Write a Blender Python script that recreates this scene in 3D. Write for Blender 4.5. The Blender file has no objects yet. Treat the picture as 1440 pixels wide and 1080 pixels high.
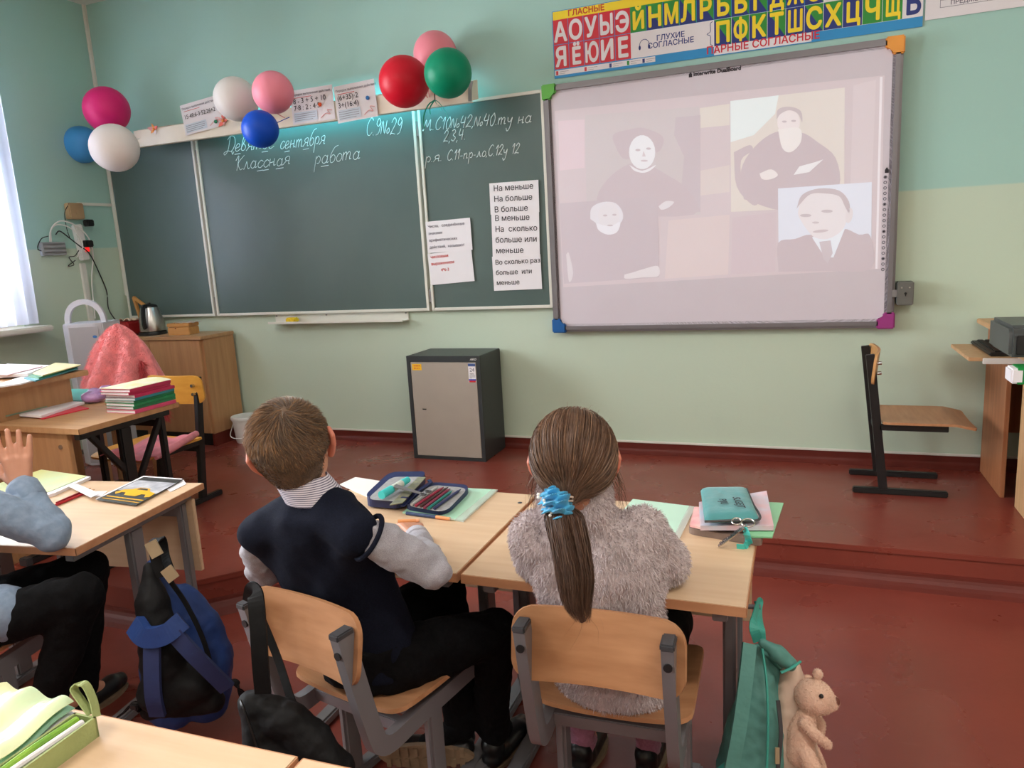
import bpy, bmesh, math, random
from mathutils import Vector, Matrix, noise
from mathutils.geometry import delaunay_2d_cdt
random.seed(7)
S = bpy.context.scene
COL = S.collection
V = Vector
PI = math.pi
sin, cos = math.sin, math.cos

# ---------------------------------------------------------------- camera
FPX = 1040.133
CAM = V((3.387, -4.018, 1.186))
YAW, PITCH, ROLL = 0.3765, 0.1826, -0.0571
_fw = V((-sin(YAW) * cos(PITCH), cos(YAW) * cos(PITCH), -sin(PITCH)))
_rt = V((cos(YAW), sin(YAW), 0))
_up = _rt.cross(_fw)
RT = _rt * cos(ROLL) + _up * sin(ROLL)
UP = -_rt * sin(ROLL) + _up * cos(ROLL)
FW = _fw
cd = bpy.data.cameras.new('camera')
cam = bpy.data.objects.new('camera', cd)
COL.objects.link(cam)
cd.sensor_width = 36
cd.lens = FPX / 1440 * 36
cd.clip_start = 0.05
mw = Matrix.Identity(4)
for i in range(3):
    mw[i][0], mw[i][1], mw[i][2], mw[i][3] = RT[i], UP[i], -FW[i], CAM[i]
cam.matrix_world = mw
S.camera = cam

def ray(u, v):
    return FW + RT * ((u - 720) / FPX) + UP * ((540 - v) / FPX)
def on_z(u, v, z):
    d = ray(u, v); return CAM + d * ((z - CAM.z) / d.z)
def on_y(u, v, y):
    d = ray(u, v); return CAM + d * ((y - CAM.y) / d.y)
def on_x(u, v, x):
    d = ray(u, v); return CAM + d * ((x - CAM.x) / d.x)
def at(u, v, dep):
    return CAM + ray(u, v) * dep

# ---------------------------------------------------------------- world, light, exposure
S.view_settings.view_transform = 'Standard'
S.view_settings.look = 'None'
S.view_settings.gamma = 1
S.view_settings.exposure = 0.12
S.view_settings.use_curve_mapping = False
W = bpy.data.worlds.new('daylight_sky')
S.world = W
W.use_nodes = True
bgn = W.node_tree.nodes['Background']
bgn.inputs[0].default_value = (0.80, 0.90, 1.0, 1)
bgn.inputs[1].default_value = 5.0

FLOOR = -0.144          # classroom floor; the podium top is z = 0
XL, XR, YB, ZC = -1.146, 6.4, -7.6, 2.95   # left wall, right wall, back wall, ceiling
WINDOWS = [(-2.75, -0.80), (-4.75, -3.10), (-6.85, -5.20)]   # y ranges in the left wall
WZ0, WZ1 = 0.87, 2.62

def area(name, loc, rot, sx, sy, energy, col, spread=PI):
    l = bpy.data.lights.new(name, 'AREA')
    l.shape = 'RECTANGLE'; l.size = sx; l.size_y = sy
    l.energy = energy; l.color = col; l.spread = spread
    o = bpy.data.objects.new(name, l)
    COL.objects.link(o); o.location = loc; o.rotation_euler = rot
    return o
for (y0, y1), en in zip(WINDOWS, (260, 190, 140)):
    area('window_daylight', (XL - 0.62, (y0 + y1) / 2, (WZ0 + WZ1) / 2 + .1), (0, -PI / 2 + .12, 0), WZ1 - WZ0 + .2, y1 - y0 + .2, en, (0.93, 0.97, 1.0))
# assumed ceiling lamps, unseen and without fixtures, further back in the room
for x, y in ((1.2, -3.6), (4.2, -3.6), (1.2, -5.8), (4.2, -5.8)):
    area('assumed_ceiling_light', (x, y, ZC - .09), (0, 0, 0), 1.2, .25, 34 if y > -4 else 14, (1.0, 0.93, 0.84))

# ---------------------------------------------------------------- materials
def lin(c):
    r = []
    for k in c[:3]:
        k = k / 255
        r.append(k / 12.92 if k <= .04045 else ((k + .055) / 1.055) ** 2.4)
    return (r[0], r[1], r[2], 1)

def mat(name, col, rough=.6, metal=0, var=.08, scale=8, stretch=(1, 1, 1), bump=0, bscale=None,
        sheen=0, emit=None, alpha=1, trans=0, spec=.5, col2=None, coat=0):
    m = bpy.data.materials.new(name); m.use_nodes = True
    n = m.node_tree.nodes; L = m.node_tree.links
    b = n['Principled BSDF']
    b.inputs['Roughness'].default_value = rough
    b.inputs['Metallic'].default_value = metal
    b.inputs['Specular IOR Level'].default_value = spec
    b.inputs['Sheen Weight'].default_value = sheen
    b.inputs['Coat Weight'].default_value = coat
    b.inputs['Alpha'].default_value = alpha
    b.inputs['Transmission Weight'].default_value = trans
    c = lin(col)
    tc = n.new('ShaderNodeTexCoord'); mp = n.new('ShaderNodeMapping')
    mp.inputs['Scale'].default_value = stretch
    L.new(tc.outputs['Object'], mp.inputs['Vector'])
    nz = n.new('ShaderNodeTexNoise'); nz.inputs['Scale'].default_value = scale
    nz.inputs['Detail'].default_value = 4
    L.new(mp.outputs[0], nz.inputs['Vector'])
    rp = n.new('ShaderNodeValToRGB')
    c2 = lin(col2) if col2 else None
    a = [max(0, k * (1 - var)) for k in c[:3]]; z = [min(1, k * (1 + var)) for k in c[:3]]
    if c2: a, z = list(c[:3]), list(c2[:3])
    rp.color_ramp.elements[0].color = (*a, 1); rp.color_ramp.elements[1].color = (*z, 1)
    rp.color_ramp.elements[0].position = .3; rp.color_ramp.elements[1].position = .7
    L.new(nz.outputs['Fac'], rp.inputs['Fac'])
    L.new(rp.outputs['Color'], b.inputs['Base Color'])
    if bump:
        n2 = n.new('ShaderNodeTexNoise'); n2.inputs['Scale'].default_value = bscale or scale * 6
        n2.inputs['Detail'].default_value = 3
        L.new(mp.outputs[0], n2.inputs['Vector'])
        bp = n.new('ShaderNodeBump'); bp.inputs['Strength'].default_value = bump; bp.inputs['Distance'].default_value = .01
        L.new(n2.outputs['Fac'], bp.inputs['Height']); L.new(bp.outputs[0], b.inputs['Normal'])
    if emit:
        b.inputs['Emission Color'].default_value = lin(emit[0]); b.inputs['Emission Strength'].default_value = emit[1]
    return m

# ---------------------------------------------------------------- mesh builder
class MB:
    def __init__(s, T=None):
        s.v = []; s.f = []; s.fm = []; s.fs = []; s.mats = []; s.T = T
    def mi(s, m):
        if m not in s.mats: s.mats.append(m)
        return s.mats.index(m)
    def add(s, vs, fs, m, smooth=False, M=None):
        b = len(s.v); k = s.mi(m)
        for p in vs:
            p = V(p)
            if M is not None: p = M @ p
            if s.T is not None: p = s.T @ p
            s.v.append(p)
        for f in fs:
            s.f.append([b + i for i in f]); s.fm.append(k); s.fs.append(smooth)
        return s
    def addbm(s, bm, m, smooth=False, M=None):
        bm.verts.index_update()
        s.add([v.co.copy() for v in bm.verts], [[v.index for v in f.verts] for f in bm.faces], m, smooth, M)
        bm.free(); return s
    def box(s, a, b, m, bev=0, M=None, seg=2, smooth=None):
        a, b = V(a), V(b)
        bm = bmesh.new(); bmesh.ops.create_cube(bm, size=1)
        for v in bm.verts:
            v.co = V(((a[i] + b[i]) / 2 + v.co[i] * abs(b[i] - a[i]) for i in range(3)))
        if bev:
            bmesh.ops.bevel(bm, geom=list(bm.edges), offset=bev, segments=seg, affect='EDGES', clamp_overlap=True)
        return s.addbm(bm, m, bool(bev) if smooth is None else smooth, M)
    def beam(s, p, q, w, h, m, up=(0, 0, 1), bev=.002):
        p, q = V(p), V(q); d = (q - p); L = d.length; y = d.normalized()
        x = y.cross(V(up))
        if x.length < 1e-4: x = y.cross(V((0, 1, 0)))
        x.normalize(); z = x.cross(y)
        M = Matrix(((x.x, y.x, z.x, p.x), (x.y, y.y, z.y, p.y), (x.z, y.z, z.z, p.z), (0, 0, 0, 1)))
        return s.box((-w / 2, 0, -h / 2), (w / 2, L, h / 2), m, bev, M)
    def sweep(s, pts, prof, m, up=(0, 0, 1), scale=None, smooth=True, caps=True, closed=False, twist=None):
        pts = [V(p) for p in pts]; n = len(pts); k = len(prof); vs = []; fs = []
        u = V(up); px = None
        for i in range(n):
            if closed: d = pts[(i + 1) % n] - pts[i - 1]
            else: d = pts[min(i + 1, n - 1)] - pts[max(i - 1, 0)]
            d.normalize()
            x = d.cross(u)
            if x.length < .15 and px is not None: x = px - d * px.dot(d)
            if x.length < 1e-4: x = d.cross(V((0.3, 1, .1)))
            x.normalize()
            z = x.cross(d); px = x
            sc = scale[i] if scale else 1
            sx, sz = sc if isinstance(sc, tuple) else (sc, sc)
            if twist:
                x, z = x * cos(twist[i]) + z * sin(twist[i]), z * cos(twist[i]) - x * sin(twist[i])
            for a, b in prof: vs.append(pts[i] + x * (a * sx) + z * (b * sz))
        for i in range(n if closed else n - 1):
            j = (i + 1) % n
            for t in range(k):
                t2 = (t + 1) % k
                fs.append([i * k + t, i * k + t2, j * k + t2, j * k + t])
        if caps and not closed:
            fs.append(list(range(k))[::-1]); fs.append([(n - 1) * k + t for t in range(k)])
        return s.add(vs, fs, m, smooth)
    def tube(s, pts, r, m, n=8, scale=None, closed=False, up=(0, 0, 1)):
        return s.sweep(pts, [(r * cos(2 * PI * i / n), r * sin(2 * PI * i / n)) for i in range(n)], m, up, scale, True, True, closed)
    def strap(s, pts, w, t, m, up=(0, 0, 1), scale=None, twist=None):
        return s.sweep(pts, [(-w / 2, -t / 2), (w / 2, -t / 2), (w / 2, t / 2), (-w / 2, t / 2)], m, up, scale, False, True, False, twist)
    def cyl(s, p, q, r, m, r2=None, n=20, smooth=True):
        r2 = r if r2 is None else r2
        p, q = V(p), V(q); d = (q - p).normalized()
        x = d.orthogonal().normalized(); y = d.cross(x)
        vs = [c + x * (k * cos(2 * PI * i / n)) + y * (k * sin(2 * PI * i / n)) for c, k in ((p, r), (q, r2)) for i in range(n)]
        s.add(vs, [[i, (i + 1) % n, n + (i + 1) % n, n + i] for i in range(n)], m, smooth)
        return s.add(vs, [list(range(n))[::-1], list(range(n, 2 * n))], m, False)
    def lathe(s, prof, m, n=28, M=None, smooth=True):
        k = len(prof); vs = [(r * cos(2 * PI * i / n), r * sin(2 * PI * i / n), z) for i in range(n) for r, z in prof]
        fs = [[i * k + t, ((i + 1) % n) * k + t, ((i + 1) % n) * k + t + 1, i * k + t + 1] for i in range(n) for t in range(k - 1)]
        return s.add(vs, fs, m, smooth, M)
    def ball(s, c, r, m, M=None, u=20, w=14):
        if not isinstance(r, (tuple, list)): r = (r, r, r)
        bm = bmesh.new(); bmesh.ops.create_uvsphere(bm, u_segments=u, v_segments=w, radius=1)
        for v in bm.verts: v.co = V((v.co.x * r[0], v.co.y * r[1], v.co.z * r[2]))
        T = Matrix.Translation(V(c))
        if M is not None: T = T @ M
        return s.addbm(bm, m, True, T)
    def prism(s, pts, h, m, M=None, smooth=False, bev=0):
        n = len(pts)
        if bev:
            bm = bmesh.new()
            lo = [bm.verts.new((p[0], p[1], 0)) for p in pts]; hi = [bm.verts.new((p[0], p[1], h)) for p in pts]
            bm.faces.new(lo[::-1]); bm.faces.new(hi)
            for i in range(n): bm.faces.new((lo[i], lo[(i + 1) % n], hi[(i + 1) % n], hi[i]))
            bmesh.ops.bevel(bm, geom=list(bm.edges), offset=bev, segments=2, affect='EDGES', clamp_overlap=True)
            return s.addbm(bm, m, True, M)
        vs = [(p[0], p[1], 0) for p in pts] + [(p[0], p[1], h) for p in pts]
        fs = [list(range(n))[::-1], list(range(n, 2 * n))] + [[i, (i + 1) % n, n + (i + 1) % n, n + i] for i in range(n)]
        return s.add(vs, fs, m, smooth, M)
    def poly(s, pts, m, M=None):
        return s.add(pts, [list(range(len(pts)))], m, False, M)
    def grid(s, fn, nu, nv, m, thick=0, smooth=True, M=None):
        bm = bmesh.new()
        g = [[bm.verts.new(fn(i / nu, j / nv)) for j in range(nv + 1)] for i in range(nu + 1)]
        for i in range(nu):
            for j in range(nv): bm.faces.new((g[i][j], g[i + 1][j], g[i + 1][j + 1], g[i][j + 1]))
        bmesh.ops.recalc_face_normals(bm, faces=bm.faces)
        if thick: bmesh.ops.solidify(bm, geom=list(bm.faces), thickness=thick)
        return s.addbm(bm, m, smooth, M)
    def text(s, txt, M, size, m, bold=0, align='LEFT', shear=0, space=1):
        cu = bpy.data.curves.new('lettering', 'FONT')
        cu.body = txt; cu.size = size; cu.align_x = align; cu.shear = shear
        cu.space_character = space; cu.resolution_u = 3; cu.fill_mode = 'NONE'
        o = bpy.data.objects.new('lettering', cu); COL.objects.link(o)
        dg = bpy.context.evaluated_depsgraph_get()
        me = bpy.data.meshes.new_from_object(o.evaluated_get(dg))
        nb = {}
        for e in me.edges:
            a, b = e.vertices; nb.setdefault(a, []).append(b); nb.setdefault(b, []).append(a)
        pos = [v.co.copy() for v in me.vertices]; seen = set(); loops = []
        for st in nb:
            if st in seen: continue
            lp = [st]; seen.add(st); cur = st
            while True:
                nx = [k for k in nb[cur] if k not in seen]
                if not nx: break
                cur = nx[0]; seen.add(cur); lp.append(cur)
            if len(lp) > 2: loops.append([pos[k] for k in lp])
        bpy.data.objects.remove(o); bpy.data.curves.remove(cu); bpy.data.meshes.remove(me)
        # outlines of one glyph may cross: triangulate everything, keep what lies inside (non-zero winding)
        if not loops: return s
        fl_ = [V((p.x, p.y)) for l in loops for p in l]; ed = []; b0 = 0
        for l in loops:
            ed += [(b0 + k, b0 + (k + 1) % len(l)) for k in range(len(l))]; b0 += len(l)
        cv, ce, cf, _a, _b, _c = delaunay_2d_cdt(fl_, ed, [], 0, 1e-6)
        bb = [(min(p.x for p in l), max(p.x for p in l), min(p.y for p in l), max(p.y for p in l)) for l in loops]
        def wind(x, y):
            w = 0
            for l, q in zip(loops, bb):
                if x < q[0] or x > q[1] or y < q[2] or y > q[3]: continue
                for k in range(len(l)):
                    a, b = l[k - 1], l[k]
                    if (a.y <= y) != (b.y <= y):
                        if x < (b.x - a.x) * (y - a.y) / (b.y - a.y) + a.x: w += 1 if b.y > a.y else -1
            return w
        tr = []
        for f in cf:
            x = sum(cv[k].x for k in f) / len(f); y = sum(cv[k].y for k in f) / len(f)
            if wind(x, y): tr.append(list(f))
        offs = [(0, 0)] if not bold else [(bold * cos(k * PI / 4), bold * sin(k * PI / 4)) for k in range(8)]
        if bold and bold < .0008: offs = offs[::2]
        for q, (dx, dy) in enumerate(offs):
            s.add([V((p.x + dx, p.y + dy, .00006 * q)) for p in cv], tr, m, False, M)
        return s
    def strand(s, pts, w, m, side=None):
        pts = [V(p) for p in pts]; n = len(pts); vs = []; fs = []
        d = (pts[-1] - pts[0])
        x = side or d.cross(V((random.uniform(-1, 1), random.uniform(-1, 1), random.uniform(-1, 1))))
        if x.length < 1e-6: x = V((1, 0, 0))
        x = x.normalized() * w / 2
        for i, p in enumerate(pts):
            k = 1 - .85 * i / (n - 1)
            vs += [p - x * k, p + x * k]
        for i in range(n - 1): fs.append([2 * i, 2 * i + 1, 2 * i + 3, 2 * i + 2])
        return s.add(vs, fs, m, True)
    def build(s, name, parent=None, org=None, sharp=35):
        me = bpy.data.meshes.new(name)
        inv = None
        o = bpy.data.objects.new(name, me); COL.objects.link(o)
        if parent is not None:
            o.parent = parent
            B = Matrix.Identity(4); p = parent
            while p is not None: B = p.matrix_basis @ B; p = p.parent
            inv = B.inverted()
        elif org is not None:
            o.location = org; inv = Matrix.Translation(-V(org))
        vs = [inv @ v for v in s.v] if inv is not None else s.v
        me.from_pydata([tuple(v) for v in vs], [], s.f)
        for m in s.mats: me.materials.append(m)
        me.polygons.foreach_set('material_index', s.fm)
        me.polygons.foreach_set('use_smooth', s.fs)
        me.update()
        if any(s.fs): me.set_sharp_from_angle(angle=math.radians(sharp))
        return o

def tag(o, label=None, cat=None, group=None, kind=None):
    if label: o['label'] = label
    if cat: o['category'] = cat
    if group: o['group'] = group
    if kind: o['kind'] = kind
    return o
def thing(name, label, cat, loc=(0, 0, 0), rz=0, group=None):
    o = bpy.data.objects.new(name, None); COL.objects.link(o)
    o.empty_display_size = .05
    o.location = loc; o.rotation_euler = (0, 0, rz)
    return tag(o, label, cat, group)
def dup(root, loc=None, rz=None, label=None, group=None):
    r = root.copy(); COL.objects.link(r)
    if loc is not None: r.location = loc
    if rz is not None: r.rotation_euler = (0, 0, rz)
    if label: r['label'] = label
    if group: r['group'] = group
    for ch in list(root.children):
        c = ch.copy(); COL.objects.link(c); c.parent = r
        for g in list(ch.children):
            d = g.copy(); COL.objects.link(d); d.parent = c
    return r
def struct(o, label=None):
    o['kind'] = 'structure'
    if label: o['label'] = label
    return o

class Blob:
    """overlapping rounded volumes merged into one continuous surface"""
    def __init__(s): s.mb = MB(); s.m0 = bpy.data.materials.get('tmp') or bpy.data.materials.new('tmp')
    def ell(s, c, r, M=None): s.mb.ball(c, r, s.m0, M, 16, 12); return s
    def cap(s, p, q, r, r2=None, flat=None):
        r2 = r if r2 is None else r2
        p, q = V(p), V(q); s.ell(p, r); s.ell(q, r2); s.mb.cyl(p, q, r, s.m0, r2, 16); return s
    def chain(s, pts, rs):
        for i in range(len(pts) - 1): s.cap(pts[i], pts[i + 1], rs[i], rs[i + 1])
        return s
    def ring(s, rings, n=20):
        """loft of ellipses: (centre, half width, half depth, rotation matrix or z angle)"""
        vs = []; fs = []
        for c, a, b, rz in rings:
            for i in range(n):
                t = 2 * PI * i / n
                p = V((a * cos(t), b * sin(t), 0))
                p = Matrix.Rotation(rz, 3, 'Z') @ p if not isinstance(rz, Matrix) else rz @ p
                vs.append(V(c) + p)
        for k in range(len(rings) - 1):
            for i in range(n): fs.append([k * n + i, k * n + (i + 1) % n, (k + 1) * n + (i + 1) % n, (k + 1) * n + i])
        fs.append(list(range(n))[::-1]); fs.append([(len(rings) - 1) * n + i for i in range(n)])
        s.mb.add(vs, fs, s.m0); return s
    def mesh(s, voxel=.006, smooth=6, disp=None):
        o = s.mb.build('tmp_blob')
        r = o.modifiers.new('r', 'REMESH'); r.mode = 'VOXEL'; r.voxel_size = voxel
        if smooth:
            q = o.modifiers.new('s', 'SMOOTH'); q.iterations = smooth; q.factor = .5
        dg = bpy.context.evaluated_depsgraph_get()
        me = bpy.data.meshes.new_from_object(o.evaluated_get(dg))
        vs = [v.co.copy() for v in me.vertices]
        ns = [v.normal.copy() for v in me.vertices]
        fs = [list(p.vertices) for p in me.polygons]
        od = o.data
        bpy.data.objects.remove(o); bpy.data.meshes.remove(me); bpy.data.meshes.remove(od)
        if disp: vs = [v + n * disp(v, n) for v, n in zip(vs, ns)]
        return vs, fs, ns
    def build(s, name, m, parent=None, voxel=.006, smooth=6, disp=None, org=None, cut=None):
        vs, fs, ns = s.mesh(voxel, smooth, disp)
        if cut: fs = [f for f in fs if all(cut(vs[i]) for i in f)]
        return MB().add(vs, fs, m, True).build(name, parent, org, 80)

def spline(pts, n=8):
    pts = [V(p) for p in pts]; out = []
    P = [pts[0] * 2 - pts[1]] + pts + [pts[-1] * 2 - pts[-2]]
    for i in range(1, len(P) - 2):
        a, b, c, d = P[i - 1], P[i], P[i + 1], P[i + 2]
        for k in range(n):
            t = k / n
            out.append(.5 * ((2 * b) + (c - a) * t + (2 * a - 5 * b + 4 * c - d) * t * t + (3 * b - 3 * c + d - a) * t ** 3))
    return out + [pts[-1]]
def frame(o, x, y):
    """matrix whose x and y axes follow the given directions, origin o"""
    x = V(x).normalized(); y = V(y); y = (y - x * y.dot(x)).normalized(); z = x.cross(y); o = V(o)
    return Matrix(((x.x, y.x, z.x, o.x), (x.y, y.y, z.y, o.y), (x.z, y.z, z.z, o.z), (0, 0, 0, 1)))
def quad_frame(tl, tr, bl):
    """plane frame with origin bottom left; returns matrix, width, height"""
    tl, tr, bl = V(tl), V(tr), V(bl)
    return frame(bl, tr - tl, tl - bl), (tr - tl).length, (tl - bl).length
def rect(x0, y0, x1, y1): return [(x0, y0), (x1, y0), (x1, y1), (x0, y1)]
def rrect(w, h, r, n=5, cx=0, cy=0):
    out = []
    for (sx, sy, a0) in ((1, 1, 0), (-1, 1, 90), (-1, -1, 180), (1, -1, 270)):
        for i in range(n + 1):
            a = math.radians(a0 + 90 * i / n)
            out.append((cx + sx * (w / 2 - r) + r * cos(a), cy + sy * (h / 2 - r) + r * sin(a)))
    return out
# ================================================================ the room
def wall_mat():
    m = mat('two_tone_wall_paint', (170, 205, 190), .55, var=.03, scale=2.2, bump=.06, bscale=60)
    n = m.node_tree.nodes; L = m.node_tree.links
    b = n['Principled BSDF']
    tc = n.new('ShaderNodeTexCoord'); sp = n.new('ShaderNodeSeparateXYZ'); L.new(tc.outputs['Object'], sp.inputs[0])
    nz = n.new('ShaderNodeTexNoise'); nz.inputs['Scale'].default_value = 5; L.new(tc.outputs['Object'], nz.inputs['Vector'])
    ad = n.new('ShaderNodeMath'); ad.operation = 'MULTIPLY_ADD'; ad.inputs[1].default_value = .012
    L.new(nz.outputs['Fac'], ad.inputs[0]); L.new(sp.outputs['Z'], ad.inputs[2])
    gt = n.new('ShaderNodeMapRange'); gt.inputs['From Min'].default_value = 1.344; gt.inputs['From Max'].default_value = 1.352
    L.new(ad.outputs[0], gt.inputs['Value'])
    n3 = n.new('ShaderNodeTexNoise'); n3.inputs['Scale'].default_value = 1.7; n3.inputs['Detail'].default_value = 5
    L.new(tc.outputs['Object'], n3.inputs['Vector'])
    lo = n.new('ShaderNodeMix'); lo.data_type = 'RGBA'
    lo.inputs[6].default_value = lin((198, 212, 190)); lo.inputs[7].default_value = lin((192, 210, 192))
    hi = n.new('ShaderNodeMix'); hi.data_type = 'RGBA'
    hi.inputs[6].default_value = lin((160, 202, 195)); hi.inputs[7].default_value = lin((168, 205, 193))
    L.new(n3.outputs['Fac'], lo.inputs[0]); L.new(n3.outputs['Fac'], hi.inputs[0])
    mx = n.new('ShaderNodeMix'); mx.data_type = 'RGBA'
    L.new(gt.outputs[0], mx.inputs[0]); L.new(lo.outputs[2], mx.inputs[6]); L.new(hi.outputs[2], mx.inputs[7])
    L.new(mx.outputs[2], b.inputs['Base Color'])
    return m
def floor_mat():
    m = mat('red_brown_floor_paint', (128, 58, 47), .34, var=.10, scale=2.5, bump=.05, bscale=30, spec=.55)
    n = m.node_tree.nodes; L = m.node_tree.links; b = n['Principled BSDF']
    tc = n.new('ShaderNodeTexCoord')
    nz = n.new('ShaderNodeTexNoise'); nz.inputs['Scale'].default_value = 3; nz.inputs['Detail'].default_value = 6
    L.new(tc.outputs['Object'], nz.inputs['Vector'])
    r = n.new('ShaderNodeMapRange'); r.inputs['To Min'].default_value = .20; r.inputs['To Max'].default_value = .40
    r.inputs['From Min'].default_value = .3; r.inputs['From Max'].default_value = .7
    L.new(nz.outputs['Fac'], r.inputs['Value']); L.new(r.outputs[0], b.inputs['Roughness'])
    # worn pale specks and scuffs
    n2 = n.new('ShaderNodeTexNoise'); n2.inputs['Scale'].default_value = 14; n2.inputs['Detail'].default_value = 8
    mp = n.new('ShaderNodeMapping'); mp.inputs['Scale'].default_value = (1, 3, 1)
    L.new(tc.outputs['Object'], mp.inputs['Vector']); L.new(mp.outputs[0], n2.inputs['Vector'])
    rr = n.new('ShaderNodeMapRange'); rr.inputs['From Min'].default_value = .62; rr.inputs['From Max'].default_value = .92
    rr.inputs['To Max'].default_value = .30
    L.new(n2.outputs['Fac'], rr.inputs['Value'])
    src = b.inputs['Base Color'].links[0].from_socket
    mx = n.new('ShaderNodeMix'); mx.data_type = 'RGBA'; mx.inputs[7].default_value = lin((150, 92, 80))
    L.new(rr.outputs[0], mx.inputs[0]); L.new(src, mx.inputs[6]); L.new(mx.outputs[2], b.inputs['Base Color'])
    return m
M_wall, M_floor = wall_mat(), floor_mat()
M_ceil = mat('white_ceiling_paint', (232, 232, 226), .8, var=.02)
M_cream = mat('cream_wall_paint', (226, 224, 205), .7, var=.03)
M_white = mat('white_plastic', (228, 226, 222), .4, var=.02)
M_whitepaint = mat('white_gloss_paint', (222, 220, 210), .35, var=.03)
M_redpaint = mat('dark_red_gloss_paint', (98, 38, 30), .45, var=.1, scale=6, spec=.3)
M_glass = bpy.data.materials.new('window_glass'); M_glass.use_nodes = True
_n = M_glass.node_tree.nodes; _L = M_glass.node_tree.links
_t = _n.new('ShaderNodeBsdfTransparent'); _g = _n.new('ShaderNodeBsdfGlossy'); _g.inputs['Roughness'].default_value = .02
_f = _n.new('ShaderNodeFresnel'); _x = _n.new('ShaderNodeMixShader')
_L.new(_f.outputs[0], _x.inputs[0]); _L.new(_t.outputs[0], _x.inputs[1]); _L.new(_g.outputs[0], _x.inputs[2])
_L.new(_x.outputs[0], _n['Material Output'].inputs[0])
M_winwood = mat('orange_varnished_window_wood', (196, 132, 62), .4, var=.2, scale=5, stretch=(10, 10, 1))

mb = MB(); mb.box((XL - .3, YB, FLOOR - .1), (XR, 0.2, FLOOR), M_floor); struct(mb.build('floor'))
mb = MB(); mb.box((XL, 0, FLOOR), (XR, .2, ZC), M_wall); struct(mb.build('wall_front'))
mb = MB(); mb.box((XR, YB, FLOOR), (XR + .2, .2, ZC), M_cream); struct(mb.build('wall_right'))
mb = MB(); mb.box((XL - .3, YB - .2, FLOOR), (XR, YB, ZC), M_cream); struct(mb.build('wall_back'))
mb = MB(); mb.box((XL - .3, YB, ZC), (XR, .2, ZC + .15), M_ceil); struct(mb.build('ceiling'))
mb = MB()
ys = [YB] + [k for w in reversed(WINDOWS) for k in w] + [0.0]
for i in range(0, len(ys) - 1):
    if i % 2 == 0: mb.box((XL - .3, ys[i], FLOOR), (XL, ys[i + 1], ZC), M_wall)
    else:
        mb.box((XL - .3, ys[i], FLOOR), (XL, ys[i + 1], WZ0 - .03), M_wall); mb.box((XL - .3, ys[i], WZ1), (XL, ys[i + 1], ZC), M_wall)
struct(mb.build('wall_left'))
for k, (y0, y1) in enumerate(WINDOWS):
    t = thing('window_%d' % (k + 1), None, None, (XL - .2, (y0 + y1) / 2, WZ0)); t['kind'] = 'structure'
    mb = MB()
    for a, b in ((y0, y0 + .07), (y1 - .07, y1), ((y0 + y1) / 2 - .04, (y0 + y1) / 2 + .04)):
        mb.box((XL - .23, a, WZ0), (XL - .16, b, WZ1), M_winwood, .004)
    for a, b in ((WZ0, WZ0 + .07), (WZ1 - .07, WZ1), (1.95, 2.01), (1.02, 1.09) if k == 0 else (1.95, 2.01)):
        mb.box((XL - .228, y0 + .07, a), (XL - .162, y1 - .07, b), M_winwood, .004)
    mb.build('window_frame', t)
    MB().box((XL - .2, y0 + .07, WZ0 + .07), (XL - .194, y1 - .07, WZ1 - .07), M_glass).build('window_pane', t)
    MB().box((XL - .3, y0 - .12, WZ0 - .035), (XL + .17, y1 + (.07 if k == 0 else .12), WZ0), M_whitepaint, .008).build('window_sill', t)
# podium: a raised platform under the boards with a slanting front edge in its middle
pod = [(XL, 0), (XR, 0), (XR, -1.09), (2.12, -1.09), (1.125, -2.118), (XL, -2.118)]
struct(MB().prism(pod[::-1], -FLOOR, M_floor, Matrix.Translation((0, 0, FLOOR))).build('podium'))
# overhanging nosing and a coved skirting along the foot of the step
mb = MB()
edge = [V((XR, -1.09, 0)), V((2.12, -1.09, 0)), V((1.125, -2.118, 0)), V((XL, -2.118, 0))]
mb2 = MB()
for a, b in zip(edge, edge[1:]):
    d = (b - a).normalized(); nn = V((-d.y, d.x, 0))
    if nn.y > 0: nn = -nn
    M = frame(a, d, nn)
    L = (b - a).length
    up = -1 if (M @ V((0, 0, 1))).z < a.z else 1
    mb.box((-.004, -.002, -.022 * up), (L + .004, .008, .0005 * up), M_floor, .002, M)
    z0 = FLOOR * up
    for k in range(5):
        q0, q1 = k / 5, (k + 1) / 5
        c = lambda q: (.045 * (1 - q) ** 2 + .008, z0 + up * .052 * q)
        (d0, h0), (d1, h1) = c(q0), c(q1)
        mb2.add([(0, d0, h0), (L, d0, h0), (L, d1, h1), (0, d1, h1)], [[0, 1, 2, 3]], M_redpaint, True, M)
    mb2.add([(0, .008, z0 + up * .052), (L, .008, z0 + up * .052), (L, 0, z0 + up * .056), (0, 0, z0 + up * .056)], [[0, 1, 2, 3]], M_redpaint, True, M)
struct(mb.build('trim_1')); struct(mb2.build('trim_2'))
mb = MB(); mb.box((XL, -.006, .004), (XR, 0, .062), M_redpaint)
for k in range(5):
    c = lambda q: (-.006 - .03 * (1 - q) ** 2, .03 * q + .0005)
    (d0, h0), (d1, h1) = c(k / 5), c((k + 1) / 5)
    mb.add([(XL, d0, h0), (XR, d0, h0), (XR, d1, h1), (XL, d1, h1)], [[0, 1, 2, 3]], M_redpaint, True)
struct(mb.build('baseboard_front'))
struct(MB().box((XL, -.012, .062), (XR, 0, .074), M_whitepaint, .003).build('trim_3'))
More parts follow.
